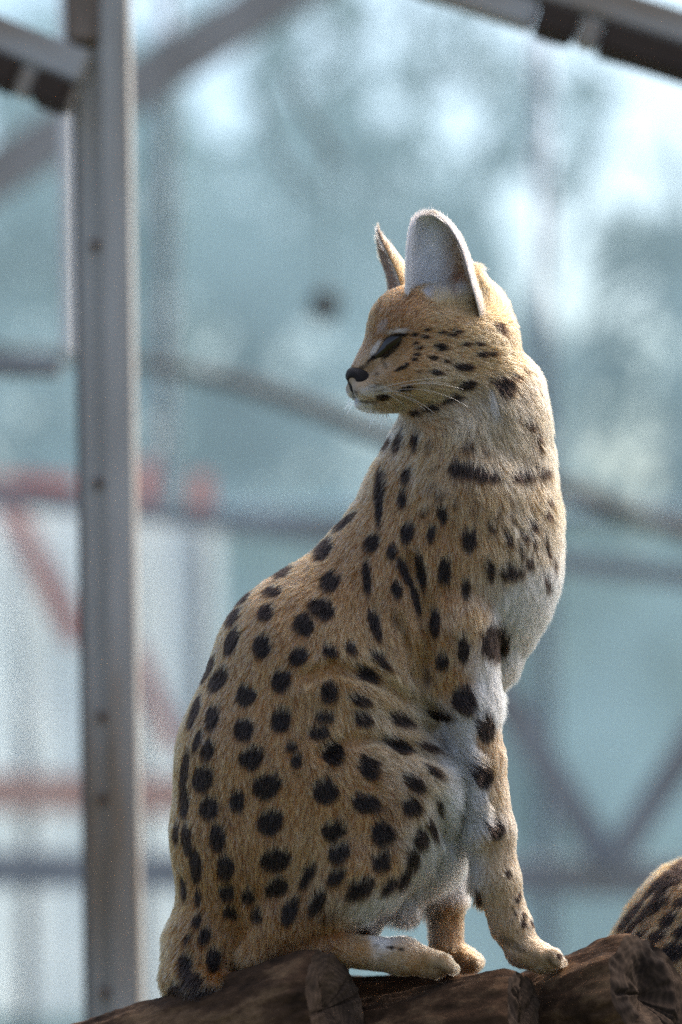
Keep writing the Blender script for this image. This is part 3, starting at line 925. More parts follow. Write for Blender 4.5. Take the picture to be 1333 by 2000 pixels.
# fur flow: x, y, dx, dy, length, lift
FG = [(740,900,-.2,1,30,.3),(690,1000,-.5,.85,26,.28),(600,1080,-.75,.65,26,.28),(480,1160,-.6,.8,26,.28),(400,1300,-.3,.95,26,.28),(350,1500,-.1,1,26,.28),(345,1700,.05,1,28,.28),(345,1850,-.3,.9,36,.4),(330,1930,-.3,.9,34,.4),
      (700,1200,-.1,1,32,.3),(560,1250,-.4,.9,30,.28),(800,1250,.15,1,32,.3),(720,1320,.7,.6,40,.36),(850,1400,.95,.3,46,.4),(900,1480,.95,.3,62,.5),(920,1580,.85,.55,62,.5),(880,1680,.25,1,58,.4),(800,1780,.1,1,54,.4),
      (650,1450,.4,.8,32,.3),(750,1500,.7,.6,36,.34),(800,1600,.3,.9,34,.3),(600,1600,-.05,1,30,.28),(650,1720,-.35,.9,34,.3),(520,1500,-.1,1,28,.28),(450,1400,-.25,.95,28,.28),(500,1700,0,1,30,.28),(420,1750,-.1,1,30,.3),(400,1880,-.2,1,38,.36),
      (620,1360,.1,1,36,.36),(700,1640,.0,1,32,.3),(760,1740,-.3,.95,36,.3),
      (1050,1000,.25,.95,42,.34),(1090,1100,.2,.95,42,.3),(1000,1100,.1,1,40,.3),(1040,1250,.1,1,46,.3),(1080,1200,.25,.95,42,.28),(980,1350,.2,1,44,.3),(900,1150,0,1,32,.28),(930,1300,.1,1,32,.28),(850,1300,.1,1,34,.3),(860,1080,-.05,1,32,.28),
      (960,1450,.1,1,24,.25),(985,1580,.1,1,21,.3),(960,1500,.1,1,22,.3),(980,1650,.1,1,21,.3),(1010,1780,.2,1,19,.3),(1080,1865,1,.2,14,.28),(870,1800,0,1,20,.3),(920,1880,1,.2,14,.28),(750,1860,1,.2,19,.3),(850,1885,1,.2,15,.28),
      (1040,850,.45,.9,40,.3),(850,900,-.5,.85,40,.34),(960,900,.15,1,44,.34),(800,850,-.5,.85,32,.32),(1050,750,.5,.85,32,.26),(980,690,.95,.35,28,.28),(980,800,.5,.85,40,.34),(900,850,-.1,1,42,.36),(1070,920,.25,.95,40,.32),
      (690,720,.3,-.95,6,.2),(740,752,1,.05,11,.22),(715,762,.9,.2,9,.22),(720,680,.5,-.85,8,.2),(740,620,.45,-.9,13,.26),(800,590,.7,-.7,16,.26),(870,600,1,-.2,20,.28),(830,700,1,.1,17,.24),(900,700,1,.15,22,.26),(850,760,1,.15,22,.26),
      (720,798,.75,.65,14,.3),(790,790,.9,.3,18,.26),(940,640,.9,.1,24,.28),(960,580,.45,-.9,32,.32),(930,570,.3,-.95,30,.3),(770,700,.95,-.1,10,.22),(860,800,.9,.35,28,.28)]


LIGHT = [(733, 681, 5, 20, 30, .6), (778, 647, 24, 4.5, -8, .6), (708, 790, 22, 12, 10, .5), (732, 763, 32, 12, -4, .6), (745, 641, 8, 16, 30, .18), (960, 775, 8, 26, -15, .6), (900, 566, 14, 14, 0, .6)]
def coat_colour(P, Nn, spots, z_at, guides, g, var=True, flip=28.0):
    w = idw(P[:, :2], guides, [2, 3, 4, 5, 6], 40.0)
    c = w @ np.stack([TAN, DEEP, PALE, CREAM, WHITE])
    if var:
        Pn = P * np.array([1.0, .45, 1.0])
        n1 = vnoise(P, 40.0, 21) * .35 + vnoise(Pn, 12.0, 22) * .65 + vnoise(Pn, 6.0, 23) * .5
        c = c * (1 + .34 * n1[:, None] * np.array([.85, 1.0, 1.2]))
    front = Nn[:, 2] > -0.35
    if spots is SP:
        lm = np.zeros(len(P)); lm[front] = spot_mask(P[front], None, LIGHT, [surf_z(q[0], q[1]) for q in LIGHT])
        c = c * (1 - lm[:, None]) + WHITE * lm[:, None]
    m = np.zeros(len(P))
    m[front] = spot_mask(P[front], Nn[front, 2], spots, z_at)
    bk = ~front
    Q = P[bk].copy(); Q[:, 0] -= flip; Q[:, 1] -= flip * .8; Q[:, 2] = -Q[:, 2]
    m[bk] = spot_mask(Q, None, spots, z_at)
    return c, m


def strand_colours(c, m, g, k=5):
    n_ = len(c)
    br = np.clip(g.normal(1.0, .36, n_), .35, 1.9)[:, None]
    tick = g.random(n_)
    c = c * br
    c = np.where((tick < .10)[:, None], c * .45, c)                       # dark guard hairs
    c = np.where((tick > .88)[:, None], np.minimum(c * .6 + .38, .86), c)    # pale guard hairs
    c = c * (1 - m[:, None]) + DARK * g.uniform(.7, 1.7, n_)[:, None] * m[:, None]
    C = np.repeat(np.clip(c, .004, .9)[:, None, :], k, 1)
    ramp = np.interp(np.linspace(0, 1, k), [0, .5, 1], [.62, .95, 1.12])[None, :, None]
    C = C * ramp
    tipw = (np.linspace(0, 1, k) ** 2)[None, :, None] * (g.random(n_) * .5)[:, None, None] * (1 - m)[:, None, None]
    C = C * (1 - tipw) + np.array([.56, .41, .25]) * tipw
    return np.clip(C, .003, .92)


serval_base = Vector(px2w(np.array([760.0, 1890.0, 0.0])))
serval = empty('serval', serval_base)
tag(serval, 'spotted tawny wild cat sitting upright on logs, head turned over its back', 'cat')
cV, mV = coat_colour(bV, bN, SP, spz, CG, rng)
earw = np.clip((1.16 - np.linalg.norm((bV - EARC) / EARR, axis=1)) / .08, 0, 1)[:, None]
ew2 = np.clip((bV[:, 0] - 862) / 26, 0, 1)[:, None]
cV = cV * (1 - earw) + (np.array([.52, .47, .45]) * (1 - ew2) + np.array([.22, .10, .07]) * ew2) * earw  # reddish base plus painted shade on the right of the ear mouth
skinc = (cV * .8) * (1 - mV[:, None]) + DARK * mV[:, None]
EYE = (lambda e: (e - e.mean(0)) * .94 + e.mean(0))(np.array([(727,699),(733,703),(744,701),(757,692),(770,680),(781,667),(788,656),(778,654),(766,655),(755,659),(748,667),(741,678),(733,690)], float))
body = coat_mesh('body', bV, bF, serval, skinc)

def in_poly(P2, poly):
    x, y = P2[:, 0], P2[:, 1]
    r_ = np.zeros(len(P2), bool)
    j = len(poly) - 1
    for i in range(len(poly)):
        xi, yi = poly[i]; xj, yj = poly[j]
        cnd = ((yi > y) != (yj > y)) & (x < (xj - xi) * (y - yi) / (yj - yi + 1e-9) + xi)
        r_ ^= cnd; j = i
    return r_

NFUR = 480000
fc = bV[bF].mean(1); fnz = bN[bF].mean(1)[:, 2]
headness = np.clip((860 - fc[:, 1]) / 60, 0, 1) * (fc[:, 0] < 1000)
wgt = np.where(fnz < -0.3, .45, 1.0) * (1 + 1.5 * headness)
P, Nn = scatter(bV, bF, bN, bA, NFUR, wgt, rng)
G6 = idw(P[:, :2], FG, [2, 3, 4, 5], 45.0)
dirs = np.stack([G6[:, 0], G6[:, 1], np.zeros(len(P))], 1)
keep = ~(in_poly(P[:, :2], (EYE - EYE.mean(0)) * .92 + EYE.mean(0)) & (Nn[:, 2] > 0))
nose_c = H(176, -90)
keep &= np.linalg.norm((P - nose_c) / np.array([30, 26, 40]), axis=1) > 1.0
P, Nn, G6, dirs = P[keep], Nn[keep], G6[keep], dirs[keep]
earh = np.clip((1.14 - np.linalg.norm((P - EARC) / EARR, axis=1)) / .08, 0, 1) * (P[:, 1] < 606)
G6[:, 2] *= 1 - .5 * earh
dirs = dirs * (1 - earh)[:, None] + np.array([.15, -1, .1]) * earh[:, None]
pts = grow(P, Nn, dirs, G6[:, 2] * np.where(P[:, 1] > 860, .88, 1.0), G6[:, 3], rng)
mid = pts[:, 3]
c, _ = coat_colour(P, Nn, SP, spz, CG, rng)
_, m = coat_colour(mid, Nn, SP, spz, CG, rng)
_, m1_ = coat_colour(pts[:, 2], Nn, SP, spz, CG, rng)
m = np.maximum(m, m1_ * .9)
ex = np.clip((P[:, 0] - 866) / 26, 0, 1)[:, None]
c = c * (1 - earh[:, None]) + (np.array([.60, .57, .55]) * (1 - ex) + np.array([.20, .10, .065]) * ex) * earh[:, None]  # hairs repeat the reddish base and the painted shade to the right
m = m * (1 - earh)
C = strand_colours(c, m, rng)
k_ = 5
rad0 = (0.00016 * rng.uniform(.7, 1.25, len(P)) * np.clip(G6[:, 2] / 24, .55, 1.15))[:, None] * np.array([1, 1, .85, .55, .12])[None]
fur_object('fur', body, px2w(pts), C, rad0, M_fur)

# ------------------------------------------------------------------ ears
def ear_shell(prof, phi0, gap, thick=7.0, nu=34, nv=26, lip=None):
    """prof rows: y, centre x, radius x, centre z, radius z; a cup open towards phi0 (degrees left of the lens)"""
    prof = np.array(prof, float)
    tv = np.linspace(0, 1, nv)
    ys = np.interp(tv, np.linspace(0, 1, len(prof)), prof[:, 0])
    o_ = np.argsort(prof[:, 0])
    cols = [np.interp(ys, prof[o_, 0], prof[o_, i]) for i in range(1, 5)]
    for _ in range(2):
        for cc in cols: cc[1:-1] = (cc[:-2] + 2 * cc[1:-1] + cc[2:]) / 4
    outer = np.zeros((nv, nu, 3)); inner = np.zeros((nv, nu, 3))
    for j in range(nv):
        th = np.radians(np.linspace(gap, 360 - gap, nu) + phi0)
        sx = -np.sin(th); cz = np.cos(th)
        cx, rx, zc, rz = (cc[j] for cc in cols)
        tk = np.minimum(thick, .35 * rx) * np.sin(np.linspace(.12, math.pi - .12, nu)) ** .4
        outer[j] = np.stack([cx + rx * sx, np.full(nu, ys[j]), zc + rz * cz], 1)
        inner[j] = np.stack([cx + (rx - tk) * sx, np.full(nu, ys[j]), zc + (rz - np.minimum(tk, .35 * rz)) * cz], 1)
    return outer, inner


def grid_faces(nv, nu, off=0, flip=False):
    q = []
    for j in range(nv - 1):
        for i in range(nu - 1):
            a = off + j * nu + i
            r_ = (a, a + 1, a + nu + 1, a + nu)
            q.append(r_[::-1] if flip else r_)
    return q


def build_ear(label, prof, phi0, gap, c_in, c_out, fur_in, fur_out, seed, thick=7.0):
    o_, i_ = ear_shell(prof, phi0, gap, thick)
    nv, nu = o_.shape[:2]
    V = np.concatenate([o_.reshape(-1, 3), i_.reshape(-1, 3)])
    n0 = nv * nu
    F = grid_faces(nv, nu, 0) + grid_faces(nv, nu, n0, True)
    for j in range(nv - 1):
        a = j * nu; F.append((a + nu, n0 + a + nu, n0 + a, a))
        a = j * nu + nu - 1; F.append((a, n0 + a, n0 + a + nu, a + nu))
    for i in range(nu - 1):
        a = (nv - 1) * nu + i; F.append((a, a + 1, n0 + a + 1, n0 + a))
    F = np.array(F)
    Nv, Ar = vert_normals(V, F)
    centre = np.repeat(np.stack([np.interp(o_[:, 0, 1], np.sort(np.array(prof)[:, 0]), np.array(prof)[np.argsort(np.array(prof)[:, 0]), 1]), o_[:, 0, 1], np.interp(o_[:, 0, 1], np.sort(np.array(prof)[:, 0]), np.array(prof)[np.argsort(np.array(prof)[:, 0]), 3])], 1), nu, 0)
    if ((V[:n0] - centre) * Nv[:n0]).sum() < 0:
        F = F[:, ::-1]; Nv = -Nv
    u = np.tile(np.linspace(0, 1, nu), nv); v = np.repeat(np.linspace(0, 1, nv), nu)
    colours = np.concatenate([c_out(u, v, V[:n0]), c_in(u, v, V[n0:])])
    e = coat_mesh('ear', V, F, serval, colours)
    e['label'] = label
    g = np.random.default_rng(seed)
    S_, C_, R_ = [], [], []
    for off, fn, cf in ((0, fur_out, c_out), (n0, fur_in, c_in)):
        nh, ln, lf, rr = fn['n'], fn['len'], fn['lift'], fn['r']
        Fs = F[(F.min(1) >= off) & (F.max(1) < off + n0)]
        ar = np.linalg.norm(np.cross(V[Fs[:, 2]] - V[Fs[:, 0]], V[Fs[:, 3]] - V[Fs[:, 1]]), axis=1)
        uv = np.zeros((len(V), 3)); uv[off:off + n0, 0] = u; uv[off:off + n0, 1] = v
        st = g.bit_generator.state
        P, Nn = scatter(V, Fs, Nv, ar, nh, 1.0, g)
        g.bit_generator.state = st
        UV, _ = scatter(uv, Fs, Nv, ar, nh, 1.0, g)
        dirs = np.stack([np.full(nh, fn['dir'][0]), np.full(nh, fn['dir'][1]), np.full(nh, fn['dir'][2])], 1)
        L_ = np.full(nh, ln) * (1 + fn.get('base', 0) * np.clip(1 - UV[:, 1] * 2.2, 0, 1)) * (1 + fn.get('edge', 0) * (np.abs(UV[:, 0] - .5) * 2) ** 4)
        p = grow(P, Nn, dirs, L_, np.full(nh, lf), g, cl_amt=.3)
        c = cf(UV[:, 0], UV[:, 1], P)
        S_.append(p); C_.append(strand_colours(c, np.zeros(nh), g)); R_.append((rr * g.uniform(.7, 1.2, nh))[:, None] * np.array([1, 1, .85, .6, .15])[None])
    fur_object('ear_fur', e, px2w(np.concatenate(S_)), np.concatenate(C_), np.concatenate(R_), M_fur)
    return e


def mixc(a, b, t): return np.asarray(a)[None] * (1 - t[:, None]) + np.asarray(b)[None] * t[:, None]
PINK = np.array([.50, .36, .33]); GREYW = np.array([.70, .69, .69])
def near_in(u, v, P):
    c = mixc(GREYW, [.30, .18, .10], np.clip((P[:, 0] - 850) / 40, 0, 1) * np.clip(1.25 - v * .6, 0, 1))  # shade of the cup's right wall put into the colour as brown
    red = np.exp(-(((P[:, 0] - 893) / 22) ** 2 + ((P[:, 1] - 568) / 26) ** 2))
    return c * (1 - red[:, None]) + np.array([.30, .12, .08]) * red[:, None]
def near_out(u, v, P):
    t = np.clip((v - .4) / .3, 0, 1) * .85
    c = mixc(PALE, [.05, .045, .045], t)
    e_ = np.clip((np.abs(u - .5) * 2 - .84) / .1, 0, 1)[:, None]
    return c * (1 - e_) + np.array([.60, .54, .50]) * e_
build_ear('near upright ear with pale grey hairy inside', [(665, 880, 66, 30, 50), (622, 872, 76, 76, 54), (590, 867, 73, 92, 54), (560, 864, 67, 96, 54), (520, 858, 61, 90, 50), (490, 855, 56, 84, 46), (462, 849, 48, 78, 38), (440, 843, 38, 72, 30), (427, 839, 28, 69, 20), (419, 836, 15, 67, 9)],
          10, 72, near_in, near_out,
          dict(n=9000, len=32, lift=.3, r=.00016, dir=(.5, -1, 0), base=.8, edge=-.3),
          dict(n=20000, len=20, lift=.3, r=.00014, dir=(.25, -1, -.2), edge=.3), 5, 3.5)
def far_in(u, v, P): return mixc([.62, .50, .44], [.66, .60, .58], v)
def far_out(u, v, P): return mixc([.42, .26, .11], [.09, .06, .045], np.clip((v - .25) / .5, 0, 1))
build_ear('far ear seen from its side with a dark curved tip', [(585, 786, 40, -30, 50), (560, 782, 30, -34, 52), (535, 774, 27, -36, 50), (510, 763, 25, -38, 44), (485, 751, 18, -38, 34), (465, 742, 9, -36, 20), (450, 738, 3, -34, 8), (443, 739, 1, -34, 2)],
          62, 66, far_in, far_out,
          dict(n=3500, len=13, lift=.2, r=.00010, dir=(-.5, -.8, 0), edge=.6),
          dict(n=5000, len=14, lift=.2, r=.00013, dir=(.2, -1, -.1), edge=.4), 6, 5.0)

# long pale tufts at the mouth of the near ear
g = np.random.default_rng(77)
nT = 380
x0 = g.uniform(845, 925, nT); y0 = 592 + (x0 - 868) * .1 + g.normal(0, 6, nT)
z0 = np.array([surf_z(a, b) for a, b in zip(x0, y0)])
L_ = g.uniform(22, 46, nT)
an = np.radians(g.normal(-92, 9, nT))
tp = np.zeros((nT, 5, 3))
for i, u_ in enumerate(np.linspace(0, 1, 5)):
    tp[:, i, 0] = x0 + L_ * u_ * np.cos(an) + 4 * u_ * u_ * g.normal(0, 1, nT)
    tp[:, i, 1] = y0 + L_ * u_ * np.sin(an)
    tp[:, i, 2] = z0 + L_ * (.35 * u_ - .1 * u_ * u_)
tc_ = np.repeat((CREAM * g.uniform(.75, 1.15, nT)[:, None])[:, None], 5, 1)
fur_object('ear_tuft', body, px2w(tp), tc_, np.full((nT, 1), .00016) * np.array([1, 1, .8, .5, .12])[None], M_fur)

# ------------------------------------------------------------------ eyes, nose, whiskers
def eye_patch(name, poly, sgn=1):
    ctr = poly.mean(0)
    rings = [1.0, .88, .72, .5, .25]
    V, F = [], []
    npt = len(poly)
    zc = np.array([surf_z(*p) for p in (poly - ctr) * 1.2 + ctr])
    for ri, r_ in enumerate(rings):
        for p, z in zip(poly, zc):
            q = (p - ctr) * r_ + ctr
            V.append((q[0], q[1], surf_z(*q) * .5 + .5 * (z * r_ + zc.mean() * (1 - r_)) - 1 + 7 * (1 - r_ * r_)))
    V.append((ctr[0], ctr[1], zc.mean() + 6))
    for ri in range(len(rings) - 1):
        for i in range(npt):
            j = (i + 1) % npt
            F.append((ri * npt + i, (ri + 1) * npt + i, (ri + 1) * npt + j, ri * npt + j))
    for i in range(npt):
        F.append(((len(rings) - 1) * npt + i, len(V) - 1, (len(rings) - 1) * npt + (i + 1) % npt))
    return np.array(V, float), F
EV, EF = eye_patch('eye', EYE)
eye = mesh_obj('eye', px2w(EV), EF, M_eye, serval)
ring = [Vector(px2w(np.array(EV[i] + [0, 0, -0.5]))) for i in list(range(len(EYE))) + [0, 1]]
V, F = tube(ring, [.0008] * len(ring), 6)
rim = mesh_obj('eyelid', V, F, M_lid, eye)
# far eye: mostly hidden behind the bridge of the nose
fe = H(112, -24, -44)
f2 = Field(fe - 34, fe + 34, 2.0)
f2.ell(fe, (24, 12, 14), HAX, 4)
v2, q2 = f2.mesh()
mesh_obj('eye', px2w(v2), q2, M_eye, serval)
lash = [Vector(px2w(H(*p))) for p in ((116, -30, -56), (128, -30, -66), (140, -30, -74))]
V, F = tube(lash, [.0016, .0012, .0003], 6)
mesh_obj('eyelash', V, F, M_lid, serval)
# nose
nc = H(174, -89)
f3 = Field(nc - 50, nc + 50, 1.5)
f3.ell(H(167, -78), (19, 14, 30), HAX, 9)
f3.limb([H4(170, -86, 0, 20), H4(169, -104, 2, 12), H4(164, -116, 2, 8)], 12)
for sgn in (1, -1):
    f3.ell(H(160, -90, 24 * sgn), (18, 15, 11), HAX, 8)
for sgn in (1, -1):
    f3.ell(H(186, -92, 14 * sgn), (12, 6, 7), HAX, 4, cut=True)
    f3.ell(H(164, -98, 27 * sgn), (14, 3.5, 6), HAX, 4, cut=True)
f3.groove([H(195, -88), H(178, -118)], 1.5, 3)
v3, q3 = f3.mesh()
mesh_obj('nose', px2w(v3), q3, M_nose, serval)

g = np.random.default_rng(5)
wh = []
def whisker(root, tip, sag, lift):
    z = surf_z(root[0], root[1])
    a = np.array([root[0], root[1], z - 1]); b = np.array([tip[0], tip[1], z + lift])
    u = np.linspace(0, 1, 10)[:, None]
    p = a * (1 - u) + b * u
    p[:, 1] -= sag * (4 * u * (1 - u))[:, 0]
    p[:, 2] += lift * .3 * (4 * u * (1 - u))[:, 0]
    wh.append(p)
for r_, t_, s_, l_ in [((748, 756), (872, 737), 4, 40), ((752, 761), (905, 760), 12, 46), ((757, 766), (915, 795), 18, 46), ((765, 768), (850, 808), 8, 34), ((745, 765), (812, 775), 5, 24), ((768, 762), (880, 750), 9, 40), ((755, 770), (790, 792), 3, 16), ((770, 771), (830, 800), 6, 26)]:
    whisker(r_, t_, s_, l_)
for i in range(22):
    x = g.uniform(688, 760); y = 788 + (x - 688) * .22
    whisker((x, y), (x + g.uniform(-14, 14), y + g.uniform(16, 42)), g.uniform(-2, 2), g.uniform(0, 8))
for i in range(6):
    x = g.uniform(682, 692)
    whisker((x, 774 + i * 3), (x - g.uniform(6, 18), 782 + i * 3 + g.uniform(4, 18)), 1, 2)
whp = np.array(wh)
fur_object('whiskers', body, px2w(whp), np.full((len(whp), 10, 3), .9), np.full((len(whp), 1), .00048) * np.linspace(1, .25, 10)[None], M_fur)

# ------------------------------------------------------------------ second cat, lying behind the logs
print('second cat')
ZB = -170
f = Field((1150, 1640, ZB - 230), (2200, 2140, ZB + 230), 5.0)
f.limb([(1278, 1946, ZB, 142), (1400, 1868, ZB, 190), (1560, 1840, ZB, 190), (1740, 1870, ZB, 160), (1860, 1880, ZB, 120)], 30, .8)
f.ell((1370, 1930, ZB + 100), (150, 130, 70), None, 24)
f.limb([(1860, 1870, ZB, 100), (1960, 1830, ZB + 10, 90)], 30)
f.ell((2010, 1810, ZB + 20), (95, 82, 80), None, 26)
f.limb([(2060, 1830, ZB + 30, 50), (2110, 1850, ZB + 40, 30)], 20)
for s2 in (-1, 1):
    f.limb([(1980, 1760, ZB + 20 + 45 * s2, 30), (1975, 1680, ZB + 20 + 60 * s2, 12)], 14, .5)
    f.limb([(1820, 1960, ZB + 80 * s2, 50), (1960, 2010, ZB + 80 * s2, 34), (2060, 2010, ZB + 80 * s2, 30)], 20)
    f.limb([(1380, 2010, ZB + 110 * s2, 60), (1520, 2025, ZB + 125 * s2, 34), (1600, 2025, ZB + 125 * s2, 30)], 20)
f.limb([(1250, 1990, ZB, 46), (1215, 2035, ZB + 40, 34), (1300, 2060, ZB + 150, 30), (1420, 2050, ZB + 190, 26)], 18)
sV, sF = f.mesh(); sN, sA = vert_normals(sV, sF)
bvh2 = BVHTree.FromPolygons([tuple(v) for v in sV], [tuple(int(i) for i in q) for q in sF])
def surf_z2(x, y):
    h = bvh2.ray_cast(Vector((x, y, 400)), Vector((0, 0, -1)))
    return h[0].z if h[0] is not None else bvh2.find_nearest(Vector((x, y, ZB + 60)))[0].z
SP2 = [(1300, 1730, 48, 8, -48, 1), (1262, 1778, 40, 8, -50, 1), (1232, 1812, 30, 7, -52, 1), (1325, 1765, 16, 10, -40, 1), (1285, 1770, 26, 7, -50, 1), (1300, 1800, 20, 13, -45, 1), (1278, 1832, 19, 12, -35, 1), (1312, 1865, 26, 19, -15, 1), (1322, 1718, 22, 9, -35, 1),
       (1245, 1830, 14, 8, -50, 1), (1228, 1792, 46, 9, -50, 1), (1284, 1726, 44, 9, -46, 1), (1328, 1688, 30, 9, -34, 1), (1212, 1842, 26, 7, -54, 1), (1325, 1826, 14, 12, -20, 1),  (1350, 1810, 20, 16, -20, 1), (1262, 1875, 17, 13, 0, 1), (1340, 1700, 30, 8, -28, 1)]
g2 = np.random.default_rng(9)
for ii in range(19):
    for jj in range(6):
        SP2.append((1375 + ii * 42 + g2.normal(0, 8) + 20 * (jj % 2), 1705 + jj * 52 + g2.normal(0, 8) + abs(ii - 5) * 3, g2.uniform(13, 22), g2.uniform(11, 18), g2.uniform(-40, 40), 1))
spz2 = [surf_z2(s_[0], s_[1]) for s_ in SP2]
CG2 = []
for p in ((1200, 1850), (1250, 1760), (1330, 1690), (1500, 1670), (1700, 1710), (1850, 1760), (1950, 1740)): CG2.append((*p, *D_))
for p in ((1300, 1830), (1420, 1820), (1600, 1820), (1750, 1860), (2000, 1800)): CG2.append((*p, *T_))
for p in ((1330, 1820), (1330, 1890), (1500, 1920), (1700, 1950), (1950, 1900)): CG2.append((*p, *P_))
for p in ((1400, 2020), (1600, 2030), (1800, 2010), (2080, 1850)): CG2.append((*p, *W_))
FG2 = [(1200, 1850, -.6, .8, 28, .32), (1260, 1760, -.75, .6, 30, .34), (1340, 1690, -.9, .3, 30, .34), (1330, 1800, -.6, .7, 32, .32), (1330, 1880, -.4, .9, 34, .32), (1500, 1800, -.9, .3, 30, .3), (1700, 1850, -.9, .3, 30, .3), (1900, 1850, -.9, .2, 28, .3), (2060, 1820, -1, 0, 14, .25), (1500, 2000, -.3, 1, 34, .3), (1900, 2000, .2, 1, 24, .3)]
sb = Vector(px2w(np.array([1560.0, 2040.0, float(ZB)])))
serval2 = empty('serval', sb)
tag(serval2, 'back of a second spotted cat lying down, rising behind the cut log end', 'cat')
c2, m2_ = coat_colour(sV, sN, SP2, spz2, CG2, g2)
body2 = coat_mesh('body', sV, sF, serval2, c2 * .8 * (1 - m2_[:, None]) + DARK * m2_[:, None])
fcx = sV[sF].mean(1)[:, 0]
P, Nn = scatter(sV, sF, sN, sA, 130000, np.where(fcx < 1420, 2.2, .7), g2)
G6 = idw(P[:, :2], FG2, [2, 3, 4, 5], 45.0)
pts = grow(P, Nn, np.stack([G6[:, 0], G6[:, 1], np.zeros(len(P))], 1), G6[:, 2], G6[:, 3], g2)
c2, _ = coat_colour(P, Nn, SP2, spz2, CG2, g2)
_, m2_ = coat_colour(pts[:, 3], Nn, SP2, spz2, CG2, g2)
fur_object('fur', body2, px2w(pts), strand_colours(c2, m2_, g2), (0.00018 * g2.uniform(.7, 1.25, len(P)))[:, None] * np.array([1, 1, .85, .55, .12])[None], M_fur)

# ------------------------------------------------------------------ the log pile
def bark_mat():
    m, t, p, N, L = mat('log_bark')
    tc = N.new('ShaderNodeTexCoord')
    mp = N.new('ShaderNodeMapping'); mp.inputs['Scale'].default_value = (1, 1, .55)
    L.new(tc.outputs['Object'], mp.inputs[0])
    n1 = N.new('ShaderNodeTexNoise'); n1.inputs['Scale'].default_value = 34; n1.inputs['Detail'].default_value = 9; n1.inputs['Roughness'].default_value = .65
    L.new(mp.outputs[0], n1.inputs['Vector'])
    r1 = N.new('ShaderNodeValToRGB')
    el = r1.color_ramp.elements
    el[0].position = .34; el[0].color = (.018, .009, .004, 1)
    el[1].position = .70; el[1].color = (.20, .115, .058, 1)
    e2 = el.new(.5); e2.color = (.062, .032, .016, 1)
    L.new(n1.outputs[0], r1.inputs[0])
    n2 = N.new('ShaderNodeTexNoise'); n2.inputs['Scale'].default_value = 9; n2.inputs['Detail'].default_value = 4
    L.new(tc.outputs['Object'], n2.inputs['Vector'])
    mr = N.new('ShaderNodeMapRange'); mr.inputs[1].default_value = .6; mr.inputs[2].default_value = .72
    L.new(n2.outputs[0], mr.inputs[0])
    mx = N.new('ShaderNodeMix'); mx.data_type = 'RGBA'; mx.inputs[7].default_value = (.12, .062, .022, 1)
    L.new(mr.outputs[0], mx.inputs[0]); L.new(r1.outputs[0], mx.inputs[6])
    L.new(mx.outputs[2], p.inputs['Base Color'])
    p.inputs['Roughness'].default_value = .9
    p.inputs['Specular IOR Level'].default_value = .15
    b = N.new('ShaderNodeBump'); b.inputs['Strength'].default_value = 1.0; b.inputs['Distance'].default_value = .008
    L.new(n1.outputs[0], b.inputs['Height']); L.new(b.outputs[0], p.inputs['Normal'])
    return m


def end_mat():
    m, t, p, N, L = mat('cut_log_end')
    tc = N.new('ShaderNodeTexCoord')
    wv = N.new('ShaderNodeTexWave'); wv.wave_type = 'RINGS'; wv.rings_direction = 'Z'
    wv.inputs['Scale'].default_value = 60; wv.inputs['Distortion'].default_value = 5; wv.inputs['Detail'].default_value = 4; wv.inputs['Detail Scale'].default_value = 1.5
    L.new(tc.outputs['Object'], wv.inputs['Vector'])
    n2 = N.new('ShaderNodeTexNoise'); n2.inputs['Scale'].default_value = 16; n2.inputs['Detail'].default_value = 8
    L.new(tc.outputs['Object'], n2.inputs['Vector'])
    r1 = N.new('ShaderNodeValToRGB')
    el = r1.color_ramp.elements
    el[0].position = .34; el[0].color = (.012, .007, .005, 1)
    el[1].position = .7; el[1].color = (.085, .055, .035, 1)
    L.new(n2.outputs[0], r1.inputs[0])
    mx = N.new('ShaderNodeMix'); mx.data_type = 'RGBA'; mx.blend_type = 'MULTIPLY'; mx.inputs[0].default_value = .35
    L.new(r1.outputs[0], mx.inputs[6]); L.new(wv.outputs[0], mx.inputs[7])
    L.new(mx.outputs[2], p.inputs['Base Color'])
    p.inputs['Roughness'].default_value = .9
    p.inputs['Specular IOR Level'].default_value = .15
    b = N.new('ShaderNodeBump'); b.inputs['Strength'].default_value = .6; b.inputs['Distance'].default_value = .004
    L.new(n2.outputs[0], b.inputs['Height']); L.new(b.outputs[0], p.inputs['Normal'])
    return m

M_bark, M_end = bark_mat(), end_mat()


